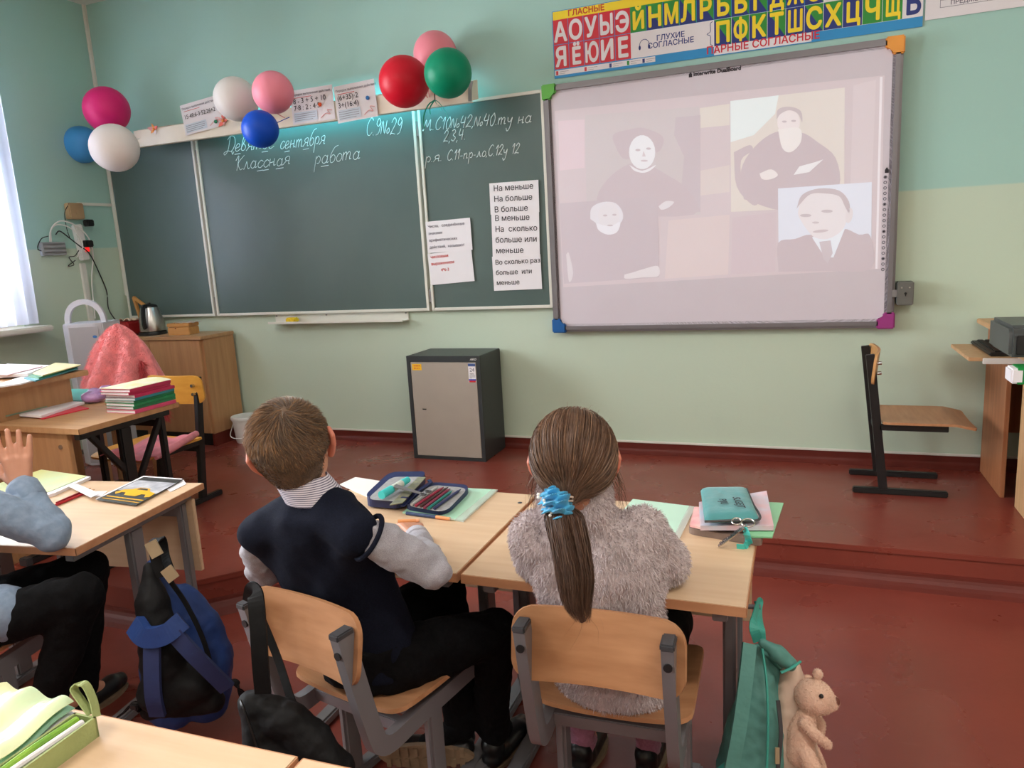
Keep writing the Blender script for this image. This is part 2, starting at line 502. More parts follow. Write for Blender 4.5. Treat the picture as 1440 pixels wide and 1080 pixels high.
# cable trunking: up the corner and across the left wall
struct(MB().box((XL, -.024, 1.0), (XL + .02, 0, ZC), M_whitepaint, .003).build('trim_4'))
struct(MB().box((XL, -.30, 1.625), (XL + .012, -.02, 1.645), M_whitepaint, .003).build('trim_5'))
for x, y in ((1.2, -3.6), (4.2, -3.6), (1.2, -5.8), (4.2, -5.8)):
    pass
# curtain at the near side of the first window
M_curtain = mat('white_tulle_curtain', (236, 238, 246), .9, var=.02)
b = M_curtain.node_tree.nodes; _L = M_curtain.node_tree.links
tl_ = b.new('ShaderNodeBsdfTranslucent'); tl_.inputs['Color'].default_value = (.9, .92, 1, 1); mx_ = b.new('ShaderNodeMixShader'); mx_.inputs[0].default_value = .75
_L.new(b['Principled BSDF'].outputs[0], mx_.inputs[1]); _L.new(tl_.outputs[0], mx_.inputs[2]); _L.new(mx_.outputs[0], b['Material Output'].inputs[0])
cu = MB()
cu.grid(lambda u, v: V((XL + .075 + .022 * sin(u * 46) + .008 * sin(u * 17 + v * 3), -.76 - u * .50 - .0 * v, .885 + (2.72 - .885) * v)), 60, 14, M_curtain, .001)
tag(cu.build('curtain', None, (XL + .07, -1.0, .885)), 'white sheer curtain hanging at the edge of the left window', 'curtain')
# ================================================================ front wall: boards, lamp, balloons, papers, poster
M_board = mat('green_chalkboard', (76, 95, 92), .34, var=.14, scale=1.6, stretch=(1, 1, .7), spec=.5, col2=(88, 105, 101))
M_alu = mat('grey_aluminium', (150, 148, 150), .35, .6, var=.05, scale=3)
M_chalk = mat('white_chalk', (226, 236, 236), .95, var=.12, scale=200)
M_paper = mat('white_paper', (232, 228, 232), .85, var=.015)
M_ink = mat('black_print', (50, 46, 52), .8)
M_grayink = mat('grey_print', (120, 116, 128), .8)
M_redink = mat('red_print', (206, 60, 60), .8)
M_black = mat('black_plastic', (28, 28, 30), .4)
M_steel = mat('bright_steel', (190, 190, 192), .22, 1, var=.05)

cb = thing('chalkboard', 'large green three panel chalkboard with white chalk handwriting and white frames', 'chalkboard', (.5, 0, .838))
ZB, ZT = .838, 2.007
def panel(x0, x1, nm):
    MB().box((x0 + .01, -.034, ZB + .01), (x1 - .01, -.008, ZT - .01), M_board).build(nm, cb)
    p = [c for c in cb.children if c.name == nm or c.name.startswith(nm)][-1]
    f = MB(); w = .017
    f.box((x0, -.042, ZB), (x0 + w, -.004, ZT), M_whitepaint, .002); f.box((x1 - w, -.042, ZB), (x1, -.004, ZT), M_whitepaint, .002)
    f.box((x0 + w, -.042, ZB), (x1 - w, -.004, ZB + w), M_whitepaint, .002); f.box((x0 + w, -.042, ZT - w), (x1 - w, -.004, ZT), M_whitepaint, .002)
    f.build('panel_frame', p)
    return p
for x0, x1 in ((-1.112, -.332), (-.312, 1.308), (1.326, 2.089)): panel(x0, x1, 'board_panel')
for x in (-.322, 1.317):
    for z in (ZB + .09, ZT - .12): MB().cyl((x, -.03, z - .04), (x, -.03, z + .04), .007, M_alu).build('hinge', cb)

# handwriting: every letter is a set of chalk strokes (unit = x-height)
RING = [(.75, .75), (.45, 1), (.15, .6), (.2, .15), (.5, 0), (.78, .35), (.75, .75)]
G = {
 'Д': (1.4, [[(.5, 2), (.45, .3), (.1, -.35), (-.1, -.1), (.4, .15), (1.0, .1), (1.35, 1.0), (1.1, 1.9), (.5, 2.05), (.15, 1.6)], [(1.0, .1), (1.2, -.35), (1.35, 0)]]),
 'е': (.85, [[(.1, .4), (.6, .6), (.6, .95), (.3, .95), (.1, .4), (.35, 0), (.85, .3)]]),
 'в': (.85, [[(.1, .3), (.5, 1.5), (.4, 2), (.18, 1.4), (.15, .2), (.5, 0), (.72, .4), (.45, .85), (.3, .8)]]),
 'я': (.95, [[(.0, 0), (.35, .45)], [(.9, .1), (.72, .1), (.75, 1), (.35, 1), (.2, .75), (.4, .5), (.74, .5)]]),
 'т': (1.25, [[(.1, 1), (.1, 0)], [(.1, .6), (.35, 1), (.5, .8), (.5, 0)], [(.5, .6), (.75, 1), (.95, .8), (.95, .1), (1.15, .15)]]),
 'о': (.85, [RING]), 'а': (1.0, [RING, [(.78, 1), (.76, .1), (.98, .15)]]),
 'с': (.8, [[(.8, .8), (.5, 1), (.15, .6), (.2, .15), (.5, 0), (.82, .3)]]),
 'н': (1.0, [[(.15, 1), (.15, 0)], [(.15, .45), (.7, .55)], [(.72, 1), (.72, .1), (.95, .15)]]),
 'б': (.85, [[(.95, 2.05), (.5, 1.8), (.15, .8), (.3, 0), (.7, .15), (.75, .7), (.45, .95), (.2, .6)]]),
 'р': (.9, [[(.2, 1), (.2, -1)], [(.2, .6), (.5, 1), (.8, .6), (.65, .1), (.4, .1)]]),
 'К': (1.15, [[(.0, 1.4), (.35, 2), (.3, 0)], [(1.1, 2), (.4, 1.05), (.75, .1), (1.05, .2)]]),
 'л': (.95, [[(.0, .1), (.2, .1), (.42, 1), (.45, 1)], [(.45, 1), (.72, .08), (.92, .15)]]),
 'М': (1.5, [[(0, .2), (.15, .05), (.35, 1.7), (.65, .5), (1.0, 1.7), (1.15, .1), (1.4, .2)]]),
 'м': (1.2, [[(0, .1), (.15, .05), (.35, 1), (.55, .25), (.8, 1), (.95, .1), (1.15, .2)]]),
 'С': (1.0, [[(.95, 1.6), (.6, 1.9), (.15, 1.1), (.25, .2), (.6, 0), (.95, .35)]]),
 'у': (.85, [[(.1, 1), (.2, .45), (.5, .4), (.72, 1)], [(.72, 1), (.6, -.5), (.3, -.95), (.1, -.5)]]),
 'п': (.95, [[(.1, 1), (.1, 0)], [(.1, .6), (.4, 1), (.62, .8), (.62, .1), (.85, .15)]]),
 'ю': (1.2, [[(.1, 1), (.1, 0)], [(.1, .5), (.42, .5)], [(x + .38, y) for x, y in RING]]),
 'N': (1.3, [[(0, .1), (.12, 1.5), (.55, .1), (.7, 1.5)], [(.85, .45), (1.1, .7), (1.2, .3), (.95, .1), (.85, .45)]]),
 '0': (.9, [[(.5, 1.8), (.15, 1.1), (.25, .1), (.55, 0), (.78, .9), (.5, 1.8)]]),
 '1': (.6, [[(.1, 1.2), (.42, 1.8), (.36, 0)]]),
 '2': (.9, [[(.12, 1.3), (.45, 1.8), (.75, 1.3), (.1, .05), (.3, .15), (.8, .05)]]),
 '3': (.9, [[(.15, 1.6), (.5, 1.8), (.7, 1.35), (.35, .95), (.75, .5), (.45, 0), (.1, .25)]]),
 '4': (.9, [[(.25, 1.8), (.1, .8), (.75, .85)], [(.68, 1.6), (.6, 0)]]),
 '9': (.9, [[(.72, 1.4), (.4, 1.8), (.15, 1.25), (.45, .95), (.72, 1.4), (.6, .3), (.2, 0)]]),
 '.': (.35, [[(.1, .05), (.17, 0)]]), ',': (.35, [[(.18, .1), (.08, -.25)]]), '-': (.7, [[(.1, .5), (.5, .52)]]), ' ': (.7, []),
}
def chalk(txt, p0, p1, xh, slant=.32, marks=(), r=.0021):
    """write txt from pixel p0 to p1 (baseline) on the board plane"""
    y = -.036
    a, b = on_y(*p0, y), on_y(*p1, y)
    tot = sum(G[c][0] for c in txt)
    d = (b - a); step = d.length / tot; d.normalize(); up = V((0, 0, 1)); up = (up - d * up.dot(d)).normalized()
    mb = MB(); x = 0
    for i, c in enumerate(txt):
        w, st = G[c]
        jy = random.uniform(-.06, .06)
        for s_ in st:
            pp = [a + d * ((x + px) * step + slant * py * xh) + up * ((py + jy) * xh) for px, py in s_]
            if len(pp) > 2: pp = spline(pp, 4)
            mb.tube(pp, r, M_chalk, 4, up=(0, 1, 0))
        if i in marks:
            mb.tube([a + d * ((x + .0) * step) + up * (-.42 * xh), a + d * ((x + w) * step) + up * (-.36 * xh)], r, M_chalk, 4, up=(0, 1, 0))
        x += w
    return mb.build('chalk_writing', cb)
chalk('Девятое', (316, 214), (385, 208), .046, marks=(1, 5))
chalk('сентября', (393, 210), (457, 202), .046, marks=(1, 4))
chalk('Классная', (330, 240), (408, 231), .044, marks=(3, 4, 6))
chalk('работа', (441, 231), (506, 223), .046, marks=(1,))
chalk('С.9N29', (514, 191), (565, 188), .052, .2)
chalk('М.С10N42,N40.ту на', (594, 184), (747, 172), .036, .25)
chalk('2,3,4.', (623, 200), (655, 196), .034, .2)
chalk('р.я.', (597, 229), (622, 226), .032, .25)
chalk('С.11-пр-ло,С.12у 12', (628, 226), (730, 215), .030, .25)

# chalk tray and its sponge
tr = thing('chalk_tray', 'long white metal chalk tray fixed below the middle chalkboard panel', 'chalk tray', (.65, -.06, .78))
prof = [(0, .055), (0, .0), (.085, 0.0), (.085, .014), (.081, .014), (.081, .005), (.006, .005), (.006, .055)]
MB().prism([(a, b) for a, b in prof], 1.0, M_whitepaint, Matrix(((0, 0, 1, .145), (-1, 0, 0, -.004), (0, 1, 0, .780), (0, 0, 0, 1)))).build('trough', tr)
for x in (.16, .55, 1.13): MB().cyl((x, -.011, .826), (x, -.016, .826), .005, M_alu, n=10).build('screw', tr)
M_sponge = mat('yellow_sponge', (232, 196, 44), .95, var=.25, scale=60, bump=.6, bscale=120)
mb = MB(); p = on_y(411, 450, -.055)
mb.box((p.x - .04, -.078, .786), (p.x + .04, -.032, .818), M_sponge, .008, seg=3)
tag(mb.build('sponge', None, (p.x, -.055, .786)), 'small yellow sponge lying on the white chalk tray', 'sponge')

# lamp housing over the chalkboard
M_cream_enamel = mat('cream_enamel', (236, 226, 208), .4, var=.03)
M_tube = mat('fluorescent_tube', (220, 250, 255), .4, emit=((110, 225, 255), 15.0))
bl = thing('board_lamp', 'long cream lamp housing above the chalkboard with balloons tied along it', 'lamp', (.45, -.1, 1.95))
LX0, LX1, LY, LZ0, LZ1 = -.66, 1.735, -.20, 1.962, 2.062
mb = MB()
mb.box((LX0, LY, LZ0), (LX1, LY + .006, LZ1), M_cream_enamel, .002)
mb.add([(LX0, LY + .003, LZ1), (LX1, LY + .003, LZ1), (LX1, -.09, LZ1 + .03), (LX0, -.09, LZ1 + .03),
        (LX0, LY + .003, LZ1 - .004), (LX1, LY + .003, LZ1 - .004), (LX1, -.09, LZ1 + .026), (LX0, -.09, LZ1 + .026)],
       [[0, 1, 2, 3], [7, 6, 5, 4], [0, 4, 5, 1], [3, 2, 6, 7], [0, 3, 7, 4], [1, 5, 6, 2]], M_cream_enamel)
mb.box((LX0, LY - .0, LZ0 - .002), (LX1, LY + .035, LZ0 + .002), M_cream_enamel, .001)
mb.build('housing', bl)
for x in (LX0 + .002, LX1 - .006):
    MB().add([(x, LY, LZ0), (x, -.09, LZ0 + .03), (x, -.09, LZ1 + .03), (x, LY, LZ1), (x + .004, LY, LZ0), (x + .004, -.09, LZ0 + .03), (x + .004, -.09, LZ1 + .03), (x + .004, LY, LZ1)],
             [[0, 1, 2, 3], [7, 6, 5, 4], [0, 4, 5, 1], [1, 5, 6, 2], [2, 6, 7, 3], [3, 7, 4, 0]], M_cream_enamel).build('end_plate', bl)
MB().cyl((.05, -.135, 2.035), (1.6, -.135, 2.035), .013, M_tube, n=12).build('tube', bl)
mb = MB(); mb.strap([(LX1 - .002, LY - .008, LZ0 - .0), (LX1 + .004, LY - .012, LZ0 + .06), (LX1 + .012, LY - .006, LZ0 + .10)], .02, .004, M_alu, up=(0, 1, 0)); mb.build('bracket', bl)
for x in (-.45, .55, 1.55): MB().box((x, -.10, 2.062), (x + .02, -.0, 2.09), M_cream_enamel, .002).build('wall_arm', bl)

# balloons
def balloon(u, v, rpx, y, col, label, toward, grp, tilt=0):
    c = on_y(u, v, y); R_ = rpx * (c - CAM).dot(FW) / FPX
    m = mat('balloon_rubber', col, .42, var=.02, spec=.25)
    k = V(toward) - c; k.normalize()
    q = V((0, 0, -1)).rotation_difference(k).to_matrix().to_4x4()
    pr = []
    for i in range(25):
        t = PI * i / 24
        z = cos(t); r = sin(t)
        if z < 0: z *= 1.10; r *= (1 - .05 * abs(z) ** 2)
        pr.append((max(r, .0005) * R_, z * R_))
    t = thing('balloon', label, 'balloon', c, 0, grp)
    MB().lathe(pr, m, 36, Matrix.Translation(c) @ q).build('skin', t)
    a_ = c + k * 1.15 * R_; b_ = V((min(max(a_.x, LX0 + .02), LX1 - .02), LY - .001, LZ0 + .05))
    MB().tube(spline([a_, (a_ + b_) / 2 + V((0, -.01, -.015)), b_], 5), .0022, m, 5).build('string', t)
    MB().lathe([(.004, -1.085 * R_), (.006, -1.11 * R_), (.004, -1.13 * R_), (.010, -1.18 * R_), (.011, -1.185 * R_)], m, 14, Matrix.Translation(c) @ q).build('knot', t)
    return t
BG = 'balloons along the board lamp'
k1, k2, k3 = on_y(146, 188, -.27), on_y(362, 160, -.22), on_y(602, 110, -.2)
balloon(115.5, 203.5, 25, -.20, (74, 156, 222), 'light blue balloon at the left end of the board lamp', k1, BG)
balloon(150, 154, 30.5, -.32, (214, 38, 112), 'magenta balloon at the left end of the board lamp', k1, BG)
balloon(161, 208, 32.5, -.52, (232, 224, 220), 'white balloon below the magenta balloon', k1, BG)
balloon(331, 139, 29.5, -.335, (226, 220, 216), 'white balloon beside a light pink balloon in the middle cluster', k2, BG)
balloon(384, 130, 28.5, -.42, (240, 142, 160), 'light pink balloon above the dark blue balloon', k2, BG)
balloon(366, 181.5, 25.5, -.56, (10, 74, 190), 'dark blue balloon in front of the chalkboard', k2, BG)
balloon(612, 76, 30.5, -.15, (238, 140, 154), 'light pink balloon behind the red and green balloons', k3, BG)
balloon(568, 115, 35, -.39, (206, 20, 44), 'large red balloon left of the green balloon', k3, BG)
balloon(630, 103, 33.5, -.50, (0, 138, 102), 'dark green balloon at the right end of the lamp', k3, BG)
M_rib = mat('green_satin_ribbon', (30, 170, 140), .35)
mb = MB(); rb = on_y(612, 146, -.22)
for dx, dz, t in ((-.07, -.12, .4), (-.03, -.05, 1), (.07, -.13, 2), (.03, -.04, 2.6)):
    pts = spline([rb + V((0, 0, .02)), rb + V((dx * .5, -.015, -.005)), rb + V((dx, -.01, dz * .5)), rb + V((dx * 1.1, 0, dz))], 6)
    mb.strap(pts, .007, .0008, M_rib, up=(0, 1, 0), twist=[t * .5 + i * .06 for i in range(len(pts))])
mb.strap([rb + V((0, .0, .11)), rb + V((0, 0, .02))], .006, .001, mat('dark_string', (60, 60, 60)), up=(0, 1, 0))
tag(mb.build('ribbon', None, rb), 'curled green ribbon hanging under the green balloon', 'ribbon')

# worksheets held to the lamp housing by magnets
M_bluewash = mat('pale_blue_print', (204, 216, 228), .85)
M_pinkprint = mat('pink_print', (232, 170, 170), .85)
def sheet(name, tl, tr, bl_, y, label, cat, grp, fill, m=M_paper, curl=0):
    """a paper from three pixel corners on the plane y"""
    A, B, C_ = on_y(*tl, y), on_y(*tr, y), on_y(*bl_, y)
    M, w, h = quad_frame(A, B, C_)
    t = thing(name, label, cat, M.translation.copy(), 0, grp)
    s = MB(); s.grid(lambda a, b: V((a * w, b * h, .0012 + curl * (sin(a * 6) * .5 + (b - .5) ** 2 * 2))), 10, 6, m, .0006, M=M)
    s.build('paper', t)
    p = MB(M @ Matrix.Translation((0, 0, .0022 + abs(curl) * 1.0))); fill(p, w, h); p.build('printing', t)
    return t
def T2(x, y): return Matrix.Translation((x, y, 0))
def lines(p, x0, x1, y0, y1, n, m, th=.0022):
    for i in range(n):
        y = y0 + (y1 - y0) * i / max(1, n - 1)
        p.poly([(x0, y, 0), (x1 - (.02 if i == n - 1 else 0), y, 0), (x1 - (.02 if i == n - 1 else 0), y + th, 0), (x0, y + th, 0)], m)
def math_sheet(rows):
    def f(p, w, h):
        p.text('Порядок выполнения действий', T2(.04 * w, .83 * h), .0175, M_grayink, .0002)
        p.poly([(x, y, 0) for x, y in rect(.08 * w, .76 * h, .5 * w, .775 * h)], M_redink)
        for i, r in enumerate(rows): p.text(r, T2(.06 * w, (.60 - .2 * i) * h if len(rows) > 1 else .52 * h), .04 if len(rows) > 1 else .034, M_ink, .0003)
        p.poly([(x, y, 0) for x, y in rect(.05 * w, .06 * h, .60 * w, .34 * h)], M_bluewash)
        q = MB(p.T @ Matrix.Translation((0, 0, .0003))); lines(q, .06 * w, .56 * w, .28 * h, .1 * h, 4, M_grayink); p.v += q.v
        b = len(p.v) - len(q.v)
        for ff in q.f: p.f.append([b + i for i in ff]); p.fm.append(p.mi(M_grayink)); p.fs.append(False)
        p.tube(spline([(.68 * w, .10 * h, .0003), (.8 * w, .2 * h, .0003), (.9 * w, .16 * h, .0003), (.84 * w, .3 * h, .0003), (.95 * w, .27 * h, .0003)], 5), .002, M_pinkprint, 4)
    return f
SG = 'worksheets on the board lamp'
sheet('worksheet', (260, 148), (313, 132), (262, 191), -.206, 'white arithmetic worksheet with a green magnet on lamp housing', 'worksheet', SG, math_sheet(['15·48:6-3·52:26+2']), curl=.003)
sheet('worksheet', (420, 129), (480, 119), (413, 176), -.206, 'white arithmetic worksheet with a red magnet on lamp housing', 'worksheet', SG, math_sheet(['8 - 3 + 5 + 10', '7·8 : 2 : 4·5']), curl=.003)
sheet('worksheet', (481, 122), (538, 110), (476, 174), -.210, 'white arithmetic worksheet with a blue magnet on lamp housing', 'worksheet', SG, math_sheet(['(6+35)·2', '3+(16:4)']), curl=.003)
def magnet(u, v, col, label, y=-.2145):
    c = on_y(u, v, y); m = mat('magnet_plastic', col, .35)
    mb = MB(); mb.lathe([(0, .008), (.007, .0075), (.0105, .005), (.0115, 0), (0, 0)], m, 18, Matrix.Translation(c) @ Matrix.Rotation(PI / 2, 4, 'X'))
    tag(mb.build('magnet', None, c), label, 'magnet', 'round magnets')
magnet(303.5, 171, (16, 110, 76), 'green round magnet on the leftmost worksheet')
magnet(450, 147, (226, 84, 30), 'orange red round magnet on a worksheet')
magnet(517, 137.5, (20, 104, 176), 'blue round magnet on the rightmost worksheet', -.2185)
M_fly1, M_fly2 = mat('orange_card', (240, 160, 90), .7), mat('coral_card', (236, 120, 110), .7)
def leafy(u, v, label, ms, s, rot):
    c = on_y(u, v, -.206); mb = MB()
    for i, (a, m) in enumerate(zip((20, 95, 165, 230, 300), ms)):
        a = math.radians(a + rot); d = V((cos(a), 0, sin(a))); n_ = V((-d.z, 0, d.x))
        r = s * (1, .8, 1.05, .7, .85)[i]
        mb.add([c, c + d * r * .5 + n_ * r * .28 + V((0, -.008, 0)), c + d * r + V((0, -.014, 0)), c + d * r * .5 - n_ * r * .28 + V((0, -.008, 0)),
                c + V((0, .003, 0)), c + d * r * .5 + n_ * r * .28 + V((0, -.005, 0)), c + d * r + V((0, -.011, 0)), c + d * r * .5 - n_ * r * .28 + V((0, -.005, 0))],
               [[0, 1, 2, 3], [7, 6, 5, 4], [0, 4, 5, 1], [1, 5, 6, 2], [2, 6, 7, 3], [3, 7, 4, 0]], m)
    mb.ball(c + V((0, -.006, 0)), .009, M_fly1)
    tag(mb.build('paper_leaf', None, c), label, 'decoration')
leafy(217, 182, 'small orange and pink paper leaf on the lamp housing', (M_fly2, M_fly1, M_pinkprint, M_fly1, M_paper), .045, 0)
leafy(314.5, 170, 'coral paper leaf between the worksheet and white balloon', (M_fly2, M_pinkprint, M_fly2, M_pinkprint, M_fly2), .045, 60)

# printed sheets on the right chalkboard panel
def words(rows, m, x, y0, dy, size):
    def f(p, w, h):
        for i, r in enumerate(rows): p.text(r, T2(x * w, h * y0 - dy * i), size, m, .0004)
    return f
PG = 'printed sheets on the chalkboard'
sheet('printed_sheet', (599, 312), (662, 306), (602, 356), -.042, 'printed sheet of grey text above the red text sheet', 'printed sheet', PG,
      words(['Числа,   соединённые', 'знаками', 'арифметических', 'действий,  называют'], M_grayink, .05, .80, .04, .0225))
sheet('printed_sheet', (602.5, 357), (664, 350), (606.5, 401), -.041, 'printed sheet of red text at the lower left', 'printed sheet', PG,
      words(['числовым', 'выражением', '         4*6-3'], M_redink, .06, .84, .04, .024))
sheet('printed_sheet', (687, 258), (756, 253), (690, 302), -.042, 'printed sheet topmost of the right column on the chalkboard', 'printed sheet', PG,
      words(['На меньше', 'На больше', 'В больше'], M_ink, .08, .74, .058, .044))
sheet('printed_sheet', (690, 301), (757, 298), (693, 361), -.041, 'printed sheet in the middle of the right column on the chalkboard', 'printed sheet', PG,
      words(['В меньше', 'На  сколько', 'больше или', 'меньше'], M_ink, .07, .83, .06, .044))
sheet('printed_sheet', (692, 361), (760, 357), (695, 409), -.040, 'printed sheet lowest of the right column on the chalkboard', 'printed sheet', PG,
      words(['Во сколько раз', 'больше  или', 'меньше'], M_ink, .06, .76, .058, .037))

# interactive whiteboard
IX0, IX1, IZ0, IZ1 = 2.091, 3.808, .702, 2.020
iw = thing('interactive_whiteboard', 'big interactive whiteboard with a projected picture of four men in portraits', 'whiteboard', ((IX0 + IX1) / 2, 0, IZ0))
M_wb = mat('whiteboard_enamel', (216, 207, 217), .42, var=.01, spec=.3)
MB().box((IX0 + .02, -.050, IZ0 + .02), (IX1 - .02, -.012, IZ1 - .02), M_wb).build('writing_surface', iw)
def rail(a, b, nm):
    MB().beam(a, b, .044, .044, M_rail, bev=.012).build(nm, iw)
e = .022
M_rail = mat('grey_anodised_rail', (128, 124, 128), .4, .4, var=.05, scale=3)
for a, b in (((IX0 + e, -.04, IZ0 + .02), (IX0 + e, -.04, IZ1 - .02)), ((IX1 - e, -.04, IZ0 + .02), (IX1 - e, -.04, IZ1 - .02)),
             ((IX0 + .02, -.04, IZ0 + e), (IX1 - .02, -.04, IZ0 + e)), ((IX0 + .02, -.04, IZ1 - e), (IX1 - .02, -.04, IZ1 - e))): rail(a, b, 'frame_rail')
for x, z, sx, sz, c, nm in ((IX0, IZ1, 1, -1, (92, 176, 66), 'green corner cap'), (IX1, IZ1, -1, -1, (232, 152, 54), 'orange corner cap'),
                            (IX1, IZ0, -1, 1, (156, 54, 128), 'purple corner cap'), (IX0, IZ0, 1, 1, (24, 92, 160), 'blue corner cap')):
    m = mat('corner_plastic', c, .4); mb = MB()
    L_ = [(-.004, -.004), (.075, -.004), (.075, .048), (.048, .048), (.048, .075), (-.004, .075)]
    pts = [(x + a * sx, z + b * sz) for a, b in L_]
    if sx * sz < 0: pts = pts[::-1]
    mb.prism(pts, .058, m, Matrix(((1, 0, 0, 0), (0, 0, -1, -.010), (0, 1, 0, 0), (0, 0, 0, 1))), bev=.006)
    tag(mb.build('corner_cap', iw), nm)
mb = MB(); Mi = Matrix(((1, 0, 0, 0), (0, 0, -1, -.0512), (0, 1, 0, 0), (0, 0, 0, 1)))
a = on_y(975, 107, -.051); mb.text('Interwrite DualBoard', Mi @ Matrix.Translation((a.x, a.z, 0)), .026, M_ink, .0012)
mb.prism([(a.x - .022, a.z - .004), (a.x - .006, a.z - .004), (a.x - .006, a.z + .010), (a.x - .014, a.z + .02), (a.x - .022, a.z + .010)], .0005, M_ink, Mi)
mb.build('printed_name', iw)
mb = MB()
for i in range(18):
    c = on_y(1245 - 3.6 * i / 17, 249 + 130 * i / 17, -.051)
    mb.lathe([(.0042, .0002), (.0075, .001), (.0075, 0)], M_grayink, 14, Mi @ Matrix.Translation((c.x, c.z, 0)))
    if i % 5 == 0: mb.prism([(c.x + .004 * cos(k), c.z + .004 * sin(k)) for k in (0, 1, 2, 3, 4, 5)], .0008, M_ink, Mi)
c = on_y(1247, 240, -.051); mb.prism([(c.x - .008, c.z - .01), (c.x + .008, c.z - .01), (c.x + .008, c.z + .004), (c.x, c.z + .016), (c.x - .008, c.z + .004)], .0008, M_ink, Mi)
mb.build('icon_strip', iw)

# the projected picture: light thrown on the white enamel, brighter patches only where the projector sends more light
PJ = {}
def pjm(r, g, b, k=1.0):
    key = (r, g, b, k)
    if key not in PJ:
        PJ[key] = mat('projected_light', (216, 207, 217), .42, var=.005, spec=.3, emit=((r, g, b), k))
    return PJ[key]
PE = .31
pic = MB()
def patch(pts, m, lay, T=None):
    """polygon given in photo pixels"""
    y = -.0502 - .00012 * lay
    pic.add([on_y(u, v, y) for u, v in pts], [list(range(len(pts)))], m)
def elp(cx, cy, rx, ry, m, lay, rot=0, n=22):
    r = math.radians(rot)
    patch([(cx + rx * cos(t) * cos(r) - ry * sin(t) * sin(r), cy + rx * cos(t) * sin(r) + ry * sin(t) * cos(r)) for t in [-2 * PI * i / n for i in range(n)]], m, lay)
def sm(pts, m, lay, n=4):
    P_ = spline([(a, b, 0) for a, b in pts + [pts[0]]], n)[:-1]
    patch([(p.x, p.y) for p in P_], m, lay)
DK = pjm(200, 130, 150, .05)
BGm = pjm(235, 205, 200, PE * .34)
patch([(780, 156), (792, 404), (1238, 378), (1244, 106)], BGm, 1)
for pts, m in (([(785, 170), (787, 240), (822, 236), (822, 168)], pjm(250, 200, 210, PE * .55)), ([(984, 152), (985, 180), (1026, 176), (1026, 146)], pjm(240, 240, 190, PE * .6)),
               ([(985, 240), (985, 275), (1026, 270), (1026, 232)], pjm(240, 225, 190, PE * .5)), ([(940, 310), (935, 392), (1024, 386), (1026, 302)], pjm(250, 215, 190, PE * .45)),
               ([(1200, 120), (1196, 262), (1226, 262), (1232, 112)], pjm(240, 220, 215, PE * .45)), ([(1030, 306), (1028, 386), (1090, 382), (1092, 298)], pjm(220, 170, 180, PE * .35))):
    patch(pts, m, 2)
patch([(1237.5, 108), (1231, 378), (1234, 378), (1241, 108)], pjm(255, 255, 255, PE * .8), 2)
# portrait of a curly haired man
patch([(823, 162), (825, 305), (985, 302), (983, 150)], pjm(200, 205, 185, PE * .34), 3)
patch([(950, 165), (985, 162), (985, 298), (955, 298), (962, 220), (948, 190)], pjm(170, 140, 160, PE * .22), 4)
sm([(838, 303), (842, 270), (868, 240), (900, 228), (935, 244), (968, 268), (975, 302)], DK, 5)
sm([(868, 212), (862, 190), (886, 182), (905, 180), (932, 192), (928, 212), (912, 216), (880, 224)], DK, 6)
elp(903, 214, 18.5, 24, pjm(225, 245, 245, PE * 1.0), 7)
elp(897, 211, 3.6, 1.6, DK, 8); elp(912, 209, 3.4, 1.6, DK, 8); elp(906, 226, 5, 1.3, pjm(190, 170, 175, PE * .5), 8)
patch([(905, 212), (908, 220), (903, 220)], pjm(200, 190, 190, PE * .6), 8)
sm([(885, 232), (903, 240), (922, 232), (914, 240), (904, 243), (892, 240)], pjm(230, 245, 245, PE), 8)
sm([(926, 290), (936, 283), (948, 284), (940, 292), (930, 295)], pjm(225, 235, 235, PE * .8), 8)
# portrait of a white bearded man
patch([(787, 286), (793, 399), (927, 390), (925, 276)], pjm(170, 120, 150, PE * .16), 9)
sm([(830, 308), (832, 292), (848, 284), (866, 286), (876, 300), (872, 314), (850, 320)], pjm(225, 240, 245, PE * .8), 10)
elp(856, 304, 15, 19, pjm(215, 225, 225, PE * .9), 11); sm([(838, 314), (858, 318), (872, 312), (868, 326), (855, 330), (842, 324)], pjm(230, 245, 250, PE * .95), 12)
elp(851, 303, 3, 1.4, DK, 12); elp(864, 302, 3, 1.4, DK, 12); elp(858, 317, 4, 1.1, DK, 13)
sm([(878, 386), (890, 383), (906, 378), (925, 374), (926, 388), (905, 390), (880, 392)], pjm(225, 230, 225, PE * .75), 10)
sm([(796, 358), (800, 356), (806, 384), (800, 396)], pjm(225, 230, 225, PE * .6), 10)
# portrait of a seated man with a long beard
patch([(1027, 142), (1028, 298), (1187, 290), (1188, 123)], pjm(225, 225, 185, PE * .75), 3)
patch([(1027, 142), (1027.4, 200), (1060, 190), (1090, 160), (1095, 134)], pjm(215, 255, 245, PE * 1.0), 4)
sm([(1046, 280), (1042, 240), (1060, 208), (1090, 186), (1126, 186), (1150, 200), (1175, 222), (1180, 262), (1150, 284), (1100, 296)], DK, 5)
sm([(1032, 214), (1054, 204), (1058, 212), (1042, 226), (1046, 262), (1066, 282), (1058, 288), (1036, 262)], DK, 6)
elp(1109, 172, 16, 19, pjm(240, 235, 225, PE * .9), 7); sm([(1092, 168), (1094, 154), (1110, 150), (1126, 156), (1128, 172), (1122, 160), (1110, 155), (1098, 160)], pjm(150, 120, 110, PE * .4), 8)
sm([(1094, 182), (1124, 180), (1126, 200), (1112, 214), (1100, 208)], pjm(240, 245, 230, PE * .95), 9)
elp(1103, 171, 3.4, 1.5, DK, 10); elp(1116, 170, 3.4, 1.5, DK, 10)
sm([(1068, 244), (1084, 238), (1094, 246), (1084, 252), (1072, 252)], pjm(240, 240, 225, PE * .9), 8)
